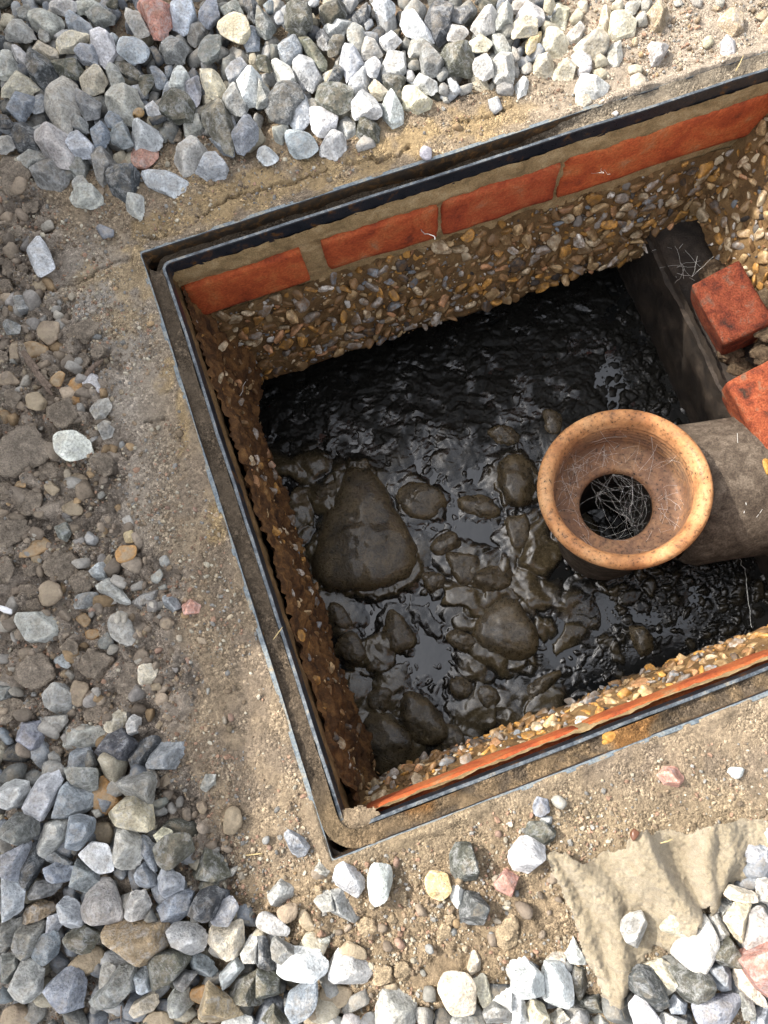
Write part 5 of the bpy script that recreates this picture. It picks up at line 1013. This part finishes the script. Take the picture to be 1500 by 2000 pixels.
LANDM = [('the round snail shell', 272, 222), ('the big pink granite stone', 297, 32), ('the small pink stone', 280, 307), ('the flat oval pale stone', 325, 354), ("the frame's far left corner", 268, 488), ('the bright white cube stone', 138, 868),
         ('the kidney shaped orange pebble', 150, 772), ('the big orange pebble', 204, 1552), ("the cloth's left corner", 1070, 1665), ('the pink granite at the lower right corner', 1475, 1890), ("the frame's near left corner", 655, 1635), ('the pebble perched on the rim', 832, 298),
         ('the round pink stone', 985, 1730), ('the two bright white stones', 640, 1892), ('the two brown twigs', 130, 715), ('the large tan slab', 257, 1845), ('the yellow stone', 1043, 82), ('the small white stone alone on the pale dust', 1422, 85),
         ('the round brown soil lump', 242, 1725), ('the orange flint on bare sand', 247, 1082), ('the white stone in the v of the cloth', 1358, 1840), ('the tall leaf shaped pale stone', 113, 197), ('the long dark ridged stone', 590, 90), ('the long ridged grey stone', 422, 238),
         ('the paired white stones above the rim', 720, 215), ('the long banded pale stone', 150, 1440), ('the white v shaped chip', 1285, 103), ('the mid brown pebble on the grey mortar', 455, 1603)]
DIRS = ['right of', 'below and right of', 'below', 'below and left of', 'left of', 'above and left of', 'above', 'above and right of']
used_labels = set()
def describe(kind, code, pts, area, big, small):
    H = hull2(pts); c = H.mean(0); d = H - c; w_, ax = np.linalg.eigh(d.T @ d); ext = [np.ptp(d @ ax[:, i]) for i in (1, 0)]; r = ext[0] / max(ext[1], 1)
    if kind == 'stone': shape = 'long narrow' if r > 1.95 else 'oblong' if r > 1.5 else ('wedge shaped' if len(H) <= 4 else 'angular' if len(H) <= 5 else 'blocky')
    else: shape = 'long' if r > 1.9 else 'oval' if r > 1.35 else 'rounded'
    size = 'large ' if area > big and code not in 'S' else 'small ' if area < small else ''
    order = sorted(LANDM, key=lambda l: (l[1]-c[0])**2 + (l[2]-c[1])**2); opts = []
    order = [l for l in order if math.hypot(l[1]-c[0], l[2]-c[1]) > 14]
    def ph(l):
        dd = math.hypot(l[1]-c[0], l[2]-c[1]); k = int(round(math.degrees(math.atan2(c[1]-l[2], c[0]-l[1])) / 45)) % 8; return ('just ' if dd < 75 else '') + DIRS[k] + ' ' + l[0]
    base = f'{size}{CNAME[code]} {shape} {kind} '
    for i in range(5): opts.append(base + ph(order[i]))
    for i in range(3):
        for j in range(i+1, 5):
            opts.append(f'{size}{CNAME[code]} {kind} {ph(order[i])}, {ph(order[j])}')
            opts.append(f'{size}{shape} {CNAME[code]} {kind} {ph(order[i])}, {ph(order[j])}')
    for o in opts:
        o = ' '.join(o.split())
        if o not in used_labels and 4 <= len(o.split()) <= 16: used_labels.add(o); return o
    return opts[0]
SPECIAL = [  # hand written labels: (x, y) -> label
 (297, 32, 'big pink granite stone at the top of the grey gravel heap'), (280, 307, 'small pink speckled stone at the lower edge of the top gravel heap'), (325, 354, 'flat oval pale stone lying alone on the mortar below the small pink stone'),
 (138, 868, 'bright white cube shaped stone standing out in the brown soil at the left'), (990, 1728, 'round pink speckled stone on the sandy ground left of the cloth'), (1475, 1890, 'pink granite stone at the right edge near the lower corner of the photo'),
 (588, 1888, 'large bright white stone, left of the pair on the lower gravel edge'), (680, 1897, 'large bright white stone, right of the pair on the lower gravel edge'), (257, 1845, 'large tan slab shaped stone in the lower left gravel'),
 (1043, 82, 'yellow angular stone in the upper right end of the top heap'), (1358, 1840, 'bright white angular stone half on the cloth at the lower right'), (113, 197, 'tall leaf shaped pale grey stone standing in the top left heap'), (422, 238, 'long ridged grey green stone at the lower right of the top left heap'),
 (608, 93, 'long narrow dark ridged stone in the middle of the top heap'), (150, 1440, 'long banded pale grey stone at the upper edge of the lower left gravel'), (832, 298, 'single pebble perched on the outer steel rim'), (1285, 103, 'pale v shaped chip lying alone on the dust at the top right'),
 (79, 500, 'pale bluish stone lying alone in the soil left of the frame corner'), (203, 450, 'tiny blue grey stone alone on the mortar left of the frame corner'), (578, 1651, 'grey flat stone on the mortar just left of the near frame corner'),
 (1240, 1820, 'grey wedge shaped stone resting on the tan felt cloth'), (1202, 220, 'tiny white pebble lying in the sandy channel of the frame'), (1313, 1512, 'pale pinkish stone alone on the sand below the near rim'), (1437, 1506, 'white stone alone on the sand near the right edge')]
S_ALL = parse(STONES); S_ALL.sort(key=lambda e: -parea(e[1]))
C_ALL = parse(CLODS); C_ALL.sort(key=lambda e: -parea(e[1]))
small_rocks = []                                          # (V, F, colour) of everything past the limit
def lab_for(kind, code, pts, big, small):
    c = np.mean(pts, 0)
    for sx, sy, l in SPECIAL:
        if l not in used_labels and kind == 'stone' and math.hypot(sx - c[0], sy - c[1]) < 22: used_labels.add(l); return l
    return describe(kind, code, pts, parea(pts), big, small)
pile_of = lambda x, y: max(float(sdf(np.array([x]), np.array([y]), TOPPILE)[0]), float(sdf(np.array([x]), np.array([y]), LOWPILE)[0]))
SEAT = []
for i, (code, pts) in enumerate(S_ALL):
    r = np.random.default_rng(1000 + i); c = np.mean(pts, 0); H = hull2(pts); d = H - c; ax = np.linalg.eigh(d.T @ d)[1]; mn = np.ptp(d @ ax[:, 0]) / 2143.0
    hz = mn * r.uniform(.32, .52) * (1.15 if code in 'PKWR' else 1); pile = pile_of(*c)
    onrim = math.hypot(c[0]-832, c[1]-298) < 15; onch = math.hypot(c[0]-1202, c[1]-220) < 15; oncl = math.hypot(c[0]-1240, c[1]-1820) < 15
    z0 = .0016 if onrim else -.004 if onch else .010 if oncl else gz(gp(*c))
    z = z0 + hz * (.86 if pile < 0 else .95) + ((.010 + r.uniform(0, .009)) if pile > 12 else 0)
    poly = np.array([gp(x, y, z) for x, y in pts]); ctr = poly.mean(0); poly = ctr + (poly - ctr) * 1.05
    rnd = r.random() < .15
    V, F, cc, rad, A = traced_rock(poly, hz, 2000 + 7*i, p=(12 if rnd else r.uniform(28, 60)), lump=(.02 if rnd else .018), lvl=4 if i < 300 else 3, tilt=.75, tops=(5 if rnd else int(r.integers(2, 5))), sharp=not rnd)
    col = np.array(COL[code]) * r.uniform(.86, 1.14) * np.array([1 + r.normal(0, .02), 1, 1 + r.normal(0, .025)])
    col = .27 * (col / .27) ** 1.3
    if c[0] > 1000 and c[1] < 300: col = col * .8 + np.array([.40, .345, .26]) * .2
    if i < 300:
        me_ = mesh_np('gravel_stone', V, F); me_.set_sharp_from_angle(angle=math.radians(24)); o = link('gravel_stone', me_, M_STONE); o.location = (cc[0], cc[1], z); o.color = (*col, 1)
        props(o, lab_for('stone', code, pts, 3000, 600), 'stone', 'crushed limestone stones round the chamber')
    else: small_rocks.append((V + np.array([cc[0], cc[1], z]), F, col))
for i, (code, pts) in enumerate(C_ALL):
    r = np.random.default_rng(5000 + i); c = np.mean(pts, 0); H = hull2(pts); d = H - c; ax = np.linalg.eigh(d.T @ d)[1]; mn = np.ptp(d @ ax[:, 0]) / 2143.0
    soil = code in 'sSe'; hz = mn * r.uniform(.32, .42) * (.8 if soil else 1); z = gz(gp(*c)) + hz * (.45 if soil else .7) + (.004 if pile_of(*c) > 10 else 0)
    poly = np.array([gp(x, y, z) for x, y in pts]); ctr = poly.mean(0); poly = ctr + (poly - ctr) * 1.06
    V, F, cc, rad, A = traced_rock(poly, hz, 6000 + 7*i, p=(7 if soil else 7.5), lump=(.05 if soil else .025), lvl=4, tilt=.4, tops=4)
    if soil:
        D = V / np.linalg.norm(V, axis=1)[:, None]; s_ = 260.
        V *= (1 + .045 * N3(i + 3, 19)(D) + .03 * N3(i + 4, 38)(D))[:, None]; V += (D * (N3(i+9, 700)(V) * .0007)[:, None])
    col = np.array(COL[code]) * r.uniform(.85, 1.2)
    nm = 'soil_clod' if soil else 'flint_pebble'
    o = link(nm, mesh_np(nm, V, F), M_SOIL if soil else M_PEB); o.location = (cc[0], cc[1], z); o.color = (*col, 1)
    lb = None
    for sx, sy, l in ((150, 772, 'kidney shaped orange pebble in the soil at the left'), (204, 1552, 'big smooth orange pebble at the upper edge of the lower left gravel'), (247, 1082, 'orange flint pebble lying on bare sandy soil left of the frame'), (242, 1725, 'round brown soil lump among the lower left grey stones'), (455, 1603, 'round tan pebble alone on the grey mortar near the frame corner'), (50, 880, 'largest earthy brown clod at the left edge beside the white cube stone')):
        if math.hypot(sx - c[0], sy - c[1]) < 26 and l not in used_labels: lb = l; used_labels.add(l); break
    props(o, lb or describe('clod' if soil else 'pebble', code, pts, parea(pts), 3200, 450), 'soil clod' if soil else 'pebble', 'clods of dry soil at the left and below' if soil else 'rounded flint pebbles in the soil')

# the rest of the heaps: stones lying under and beyond the ones above
FILL = [free_rock(3, 4000 + i, p=[14, 18, 22][i % 3], k=8, asp=[(1, .75, .6), (1, .6, .5), (1, .85, .7), (1, .5, .45)][i % 4], lump=.03) for i in range(18)]
FILL2 = [free_rock(2, 4100 + i, p=14, k=8, asp=[(1, .75, .6), (1, .6, .5), (1, .85, .7), (1, .5, .45)][i % 4], lump=.03) for i in range(12)]
codes = list('wvpppbbbgggdkcc')
def scatter(n, test, rmin, rmax, zoff, seed, gap=.8, bank=FILL, box=(-.62, .62, -.75, 1.05)):
    R = np.random.default_rng(seed); X = np.empty(0); Y = np.empty(0); S = np.empty(0); k = 0
    for _ in range(n):
        x, y = R.uniform(box[0], box[1]), R.uniform(box[2], box[3]); s = R.uniform(rmin, rmax); q = to_px(np.array([x, y, 0.0]))
        if not test(q[0], q[1]): continue
        if len(X) and (np.hypot(X - x, Y - y) < (S + s) * gap).any(): continue
        X = np.append(X, x); Y = np.append(Y, y); S = np.append(S, s); V, F = bank[R.integers(len(bank))]
        col = .24 * (np.array(COL[codes[R.integers(len(codes))]]) / .27) ** 1.3 * R.uniform(.85, 1.15)
        small_rocks.append((V @ rotmat(R).T * s + np.array([x, y, gz((x, y)) + s * zoff]), F, col))
inp = lambda P, m: (lambda x, y: bool(inpoly(np.array([x]), np.array([y]), P)[0]) and -60 < x < 1560 and -60 < y < 2060)
scatter(9000, inp(TOPPILE, 0), .010, .018, .25, 71, .60, box=(-.55, .25, .48, .80)); scatter(9000, inp(LOWPILE, 0), .010, .018, .25, 72, .60, box=(-.45, .32, -.36, .08))
scatter(1800, inp(TOPPILE, 0), .006, .010, .55, 73, 1.2); scatter(1500, inp(LOWPILE, 0), .006, .010, .55, 74, 1.2)
beyond = lambda P: (lambda x, y: bool(inpoly(np.array([x]), np.array([y]), P)[0]) and not (-60 < x < 1560 and -60 < y < 2060))
scatter(1800, beyond(TOPPILE), .012, .022, .4, 75, .7, FILL2); scatter(1800, beyond(LOWPILE), .012, .022, .4, 76, .7, FILL2)
V, F = join([(a, b) for a, b, _ in small_rocks]); col = np.vstack([np.tile(c, (len(a), 1)) for a, _, c in small_rocks])
M_FILL = stone_mat('crushed_limestone_small', 1.0, 0.4, 0.82, 0.35, src='tint')
props(link('gravel', mesh_np('gravel', V, F, True, col), M_FILL), 'smaller grey crushed stones lying between and under the big ones', None, None, 'stuff')

# grit, crumbs of soil
def bits(name, n, dens, rad, palette, mat, seed, lvl=1, zoff=.25, label='', box=(-.52, .40, -.36, .82)):
    R = np.random.default_rng(seed); x = R.uniform(box[0], box[1], n); y = R.uniform(box[2], box[3], n); q = to_px(np.stack([x, y, np.zeros(n)], -1))
    uv = np.linalg.solve(np.array([EU, EV]).T, (np.stack([x, y], -1) - TL).T); k = dens(q[:, 0], q[:, 1], x, y) > R.random(n)
    k &= ~((uv[0] > -.024) & (uv[0] < UU + .04) & (uv[1] > -.024) & (uv[1] < VV + .024 + .05 * np.clip(uv[0], 0, 1) * 0)) ; x, y = x[k], y[k]; n = len(x)
    u2 = np.array([uv_of((a, b_)) for a, b_ in zip(x, y)]); k = ~((u2[:, 0] > -.024) & (u2[:, 0] < UU+.024) & (u2[:, 1] > -.024) & (u2[:, 1] < VV + .024)); x, y = x[k], y[k]; n = len(x)
    z = ground_at(x, y)[0]; r = rad(R, n); bank = [free_rock(lvl, seed + i, p=8, k=7, asp=(1, .8, .65), lump=.06) for i in range(10)]; Vs = []; pal = np.array(palette)
    cols = pal[R.integers(len(pal), size=n)] * R.uniform(.75, 1.25, (n, 1)); m = len(bank[0][0])
    for i in range(n): Vs.append(bank[i % 10][0] @ rotmat(R).T * r[i] + (x[i], y[i], z[i] + r[i] * zoff))
    F0 = bank[0][1]; F = (F0[None] + (np.arange(n) * m)[:, None, None]).reshape(-1, 3)
    props(link(name, mesh_np(name, np.vstack(Vs), F, lvl > 1, np.repeat(cols, m, 0)), mat), label, None, None, 'stuff')
lit = lambda x, y: np.clip(sstep(1500, 1640, y) + sstep(900, 1150, x) * (1 - sstep(250, 420, y)), 0, 1)
nz_ = lambda X, Y, f, s: fbm(X * f, Y * f, 3, s)
near = lambda x, y: np.exp(-(np.clip(sdf(x, y, SOIL), -1e3, 0) / 170) ** 2)
bits('grit', 110000, lambda x, y, X, Y: np.clip(.30 + .7 * lit(x, y) + .55 * near(x, y), 0, 1) * sstep(.25, .55, nz_(X, Y, 26, 301)), lambda R, n: np.clip(R.lognormal(-6.75, .42, n), .0006, .0036),
     [(.28, .21, .14), (.22, .165, .11), (.33, .27, .19), (.40, .36, .28), (.17, .13, .09), (.30, .19, .13), (.24, .23, .21)], M_GRIT, 500, label='fine sandy grit strewn over the mortar and soil')
bits('loose_pebbles', 1500, lambda x, y, X, Y: np.clip(.14 + .55 * near(x, y) * (y > 500) + .5 * sstep(-30, 30, sdf(x, y, CRUMB)) + .12 * lit(x, y), 0, 1) * sstep(.3, .55, nz_(X, Y, 15, 302)), lambda R, n: np.clip(R.lognormal(-5.75, .38, n), .0022, .0065),
     [(.26, .20, .13), (.20, .15, .10), (.36, .31, .24), (.30, .20, .15), (.23, .23, .22), (.33, .23, .13), (.26, .25, .22)], M_GRIT, 520, 2, .35, 'small mixed pebbles scattered over the sandy soil')
bits('soil_crumbs', 5200, lambda x, y, X, Y: np.clip(sstep(-15, 25, sdf(x, y, SOIL)) + .5 * sstep(-10, 40, sdf(x, y, CRUMB)), 0, 1) * sstep(.3, .5, nz_(X, Y, 22, 303)), lambda R, n: np.clip(R.lognormal(-5.65, .45, n), .0015, .009),
     [(.20, .16, .122), (.23, .185, .138), (.18, .144, .11), (.26, .21, .16)], M_GRIT, 540, 2, .2, 'crumbs of dry brown soil between the clods')

bits('soil_rubble', 4200, lambda x, y, X, Y: .75 * sstep(-5, 25, sdf(x, y, SOIL)) * (1 - sstep(-10, 10, sdf(x, y, LOWPILE))), lambda R, n: np.clip(R.lognormal(-5.05, .35, n), .0035, .0115),
     [(.25, .205, .158), (.22, .18, .14), (.29, .23, .17), (.30, .28, .25), (.27, .19, .11), (.24, .22, .20), (.36, .33, .28), (.20, .165, .13)], M_GRIT, 560, 3, .25, 'brown lumps and half buried pebbles crowding the soil on the left')
# small finds
b = NB('dry_wood'); v = b.objvec(); n = b.noise(v, 200, 4, .6, 2.0); b.val('Base Color', b.ramp(n, [(.3, (.075, .05, .035)), (.6, (.19, .14, .105)), (.8, (.27, .21, .17))])); b.val('Roughness', .9); b.bump(n, .8, .001); M_WOOD = b.m
b = NB('straw'); b.val('Base Color', G4((.50, .38, .18))); b.val('Roughness', .7); M_STRAW = b.m
def stick(name, pts, r, mat, label, cat, z=.006, fork=0, group=None):
    P = [np.array([*gp(x, y, z), max(gz(gp(x, y)), -.008) + z + k]) for x, y, k in pts]; parts = []
    c = np.mean(P, 0); Q = [np.array(p) - c for p in P]; D = []
    for a, q in zip(Q[:-1], Q[1:]):
        for t in np.linspace(0, 1, 7)[:-1]: D.append(a + (q - a) * t)
    D.append(Q[-1]); D = np.array(D); rr = r * np.interp(np.linspace(0, 1, len(D)), [0, .15, .8, 1], [.6, 1, .85, .35]) * (1 + .15 * np.sin(np.arange(len(D)) * 1.7))
    V, F = tube(D, rr, 7); o = link(name, mesh_np(name, V, F), mat); o.location = c; props(o, label, cat, group)
    if fork:
        for k in range(fork):
            i = int(len(D) * (.1 + .5 * k / fork)); off = np.array([.0022 * (-1) ** k, .0016, .001]); e = D[i:i + len(D)//2] + off * np.linspace(.5, 1.3, len(D[i:i+len(D)//2]))[:, None]
            V, F = tube(e, r * .55, 6); link('splinter', mesh_np('splinter', V, F), mat, o)
stick('twig', [(50, 690, .0), (62, 715, .003), (82, 742, .004), (97, 768, .001)], .0034, M_WOOD, 'bent frayed twig lying in the soil at the left', 'twig', .009, 3, 'brown twigs in the soil')
stick('twig', [(160, 730, .0), (178, 713, .003), (197, 697, .002)], .0026, M_WOOD, 'short split twig right of the frayed one', 'twig', .009, 1, 'brown twigs in the soil')
stick('straw', [(972-500+6, 1672, 0), (505, 1668, .001), (512, 1669, 0)], .0006, M_STRAW, 'pale straw on the grey mortar left of the near frame corner', 'straw', .001)
stick('straw', [(534, 1249, .002), (545, 1236, .004), (553, 1225, .004)], .0005, M_STRAW, 'short yellow straw lying across the left rim of the frame', 'straw', .001)
stick('straw', [(1283, 1642, .010), (1296, 1638, .013), (1308, 1634, .012)], .0005, M_STRAW, 'thin straw lying on the fold of the felt cloth', 'straw', .010)
stick('straw', [(1437, 139, .001), (1443, 128, .004), (1449, 115, .006)], .0005, M_STRAW, 'thin straw standing in the dust behind the far rim', 'straw', .001)
stick('straw', [(241, 1960, .012), (242, 1975, .014), (240, 1993, .012)], .0006, M_WOOD, 'thin brown stem between the lower left stones', 'straw', .012)
def snail(x, y, z, s, label, col):
    root = props(empty('snail_shell', (*gp(x, y, z), z)), label, 'snail shell'); P = []; rr = []
    for k in range(60):
        t = k / 59; a = t * 6.28 * 2.6; R = s * (.12 + .55 * t ** 1.3); P.append((R * math.cos(a), R * math.sin(a), s * .55 * (1 - t))); rr.append(s * (.12 + .36 * t))
    V, F = tube(P, rr, 12); b = NB('shell'); v = b.objvec(False); n = b.noise(v, 300, 3); b.val('Base Color', b.mul(G4(col), b.ramp(n, [(.3, .55), (.7, 1.4)]))); b.val('Roughness', .4)
    link('whorl', mesh_np('whorl', V, F), b.m, root); bm_ = ico(2); V = bm_[0] * s * np.array([.2, .2, .15]); o = link('apex', mesh_np('apex', V, bm_[1]), b.m, root); o.location = (0, 0, s * .58)
snail(272, 222, .032, .0062, 'small brown snail shell resting on the top left heap', (.24, .15, .06))
D, F = ICO[3]
def nugget(name, x, y, z, sc_, rot, mat, label, cat, seed, lump=.08):
    V, F = free_rock(3, seed, p=8, k=7, asp=(1, 1, 1), lump=lump); V = V * np.array(sc_) * .5; o = link(name, mesh_np(name, V, F), mat); o.location = (*gp(x, y, z), z); o.rotation_euler = rot; props(o, label, cat); return o
b = NB('brown_husk'); b.val('Base Color', G4((.12, .05, .025))); b.val('Roughness', .35); nugget('seed_husk', 1238, 1630, .026, (.009, .006, .005), (0, 0, .9), b.m, 'shiny brown husk at the top of the felt cloth', 'seed husk', 31, .03)
b = NB('amber_foam'); v = b.objvec(); n = b.noise(v, 150, 4); b.val('Base Color', b.ramp(n, [(.3, (.30, .13, .02)), (.7, (.50, .27, .06))])); b.val('Roughness', .6); b.bump(n, .8, .002); b.val('Subsurface Weight', .1)
AMB = b.m
q = nugget('rust_flake', 1193, 1440, -.004, (.019, .012, .011), (.3, .2, .4), AMB, 'amber flake of rust lying in the near side of the frame channel', 'rust flake', 41, .12)
nugget('leaf_scrap', 1497, 912, -.16, (.010, .022, .005), (.3, .2, .2), AMB, 'yellow scrap beside the pipe at the right edge', 'scrap', 47, .12)
b = NB('white_plastic'); b.val('Base Color', G4((.75, .75, .76))); b.val('Roughness', .4); nugget('plastic_scrap', 10, 1191, .006, (.018, .006, .005), (0, 0, -.3), b.m, 'torn white plastic scrap in the soil at the left edge', 'plastic scrap', 53, .15)
for x, y, s, lab, sd in ((506, 902, .011, 'flat grey chip stuck on top of the left pit wall', 61), (530, 908, .010, 'pinkish round pebble beside the grey chip on the left pit wall', 62), (574, 1068, .012, 'pale pebble bedded in the left pit wall beside the big lump', 63), (606, 1157, .009, 'white pebble at the foot of the left pit wall below the big lump', 64), (972, 1496, .014, 'amber stone lying on the near wall just inside the rim', 65)):
    z = -.20 if x < 700 else -.09; o = nugget('wall_stone', x, y, z, (s, s*.8, s*.6), (.4, .5, sd), M_PEB, lab, 'stone', sd, .03); o.color = {61: (.33, .30, .27, 1), 62: (.40, .24, .16, 1), 63: (.36, .31, .25, 1), 64: (.5, .45, .38, 1), 65: (.42, .24, .07, 1)}[sd]
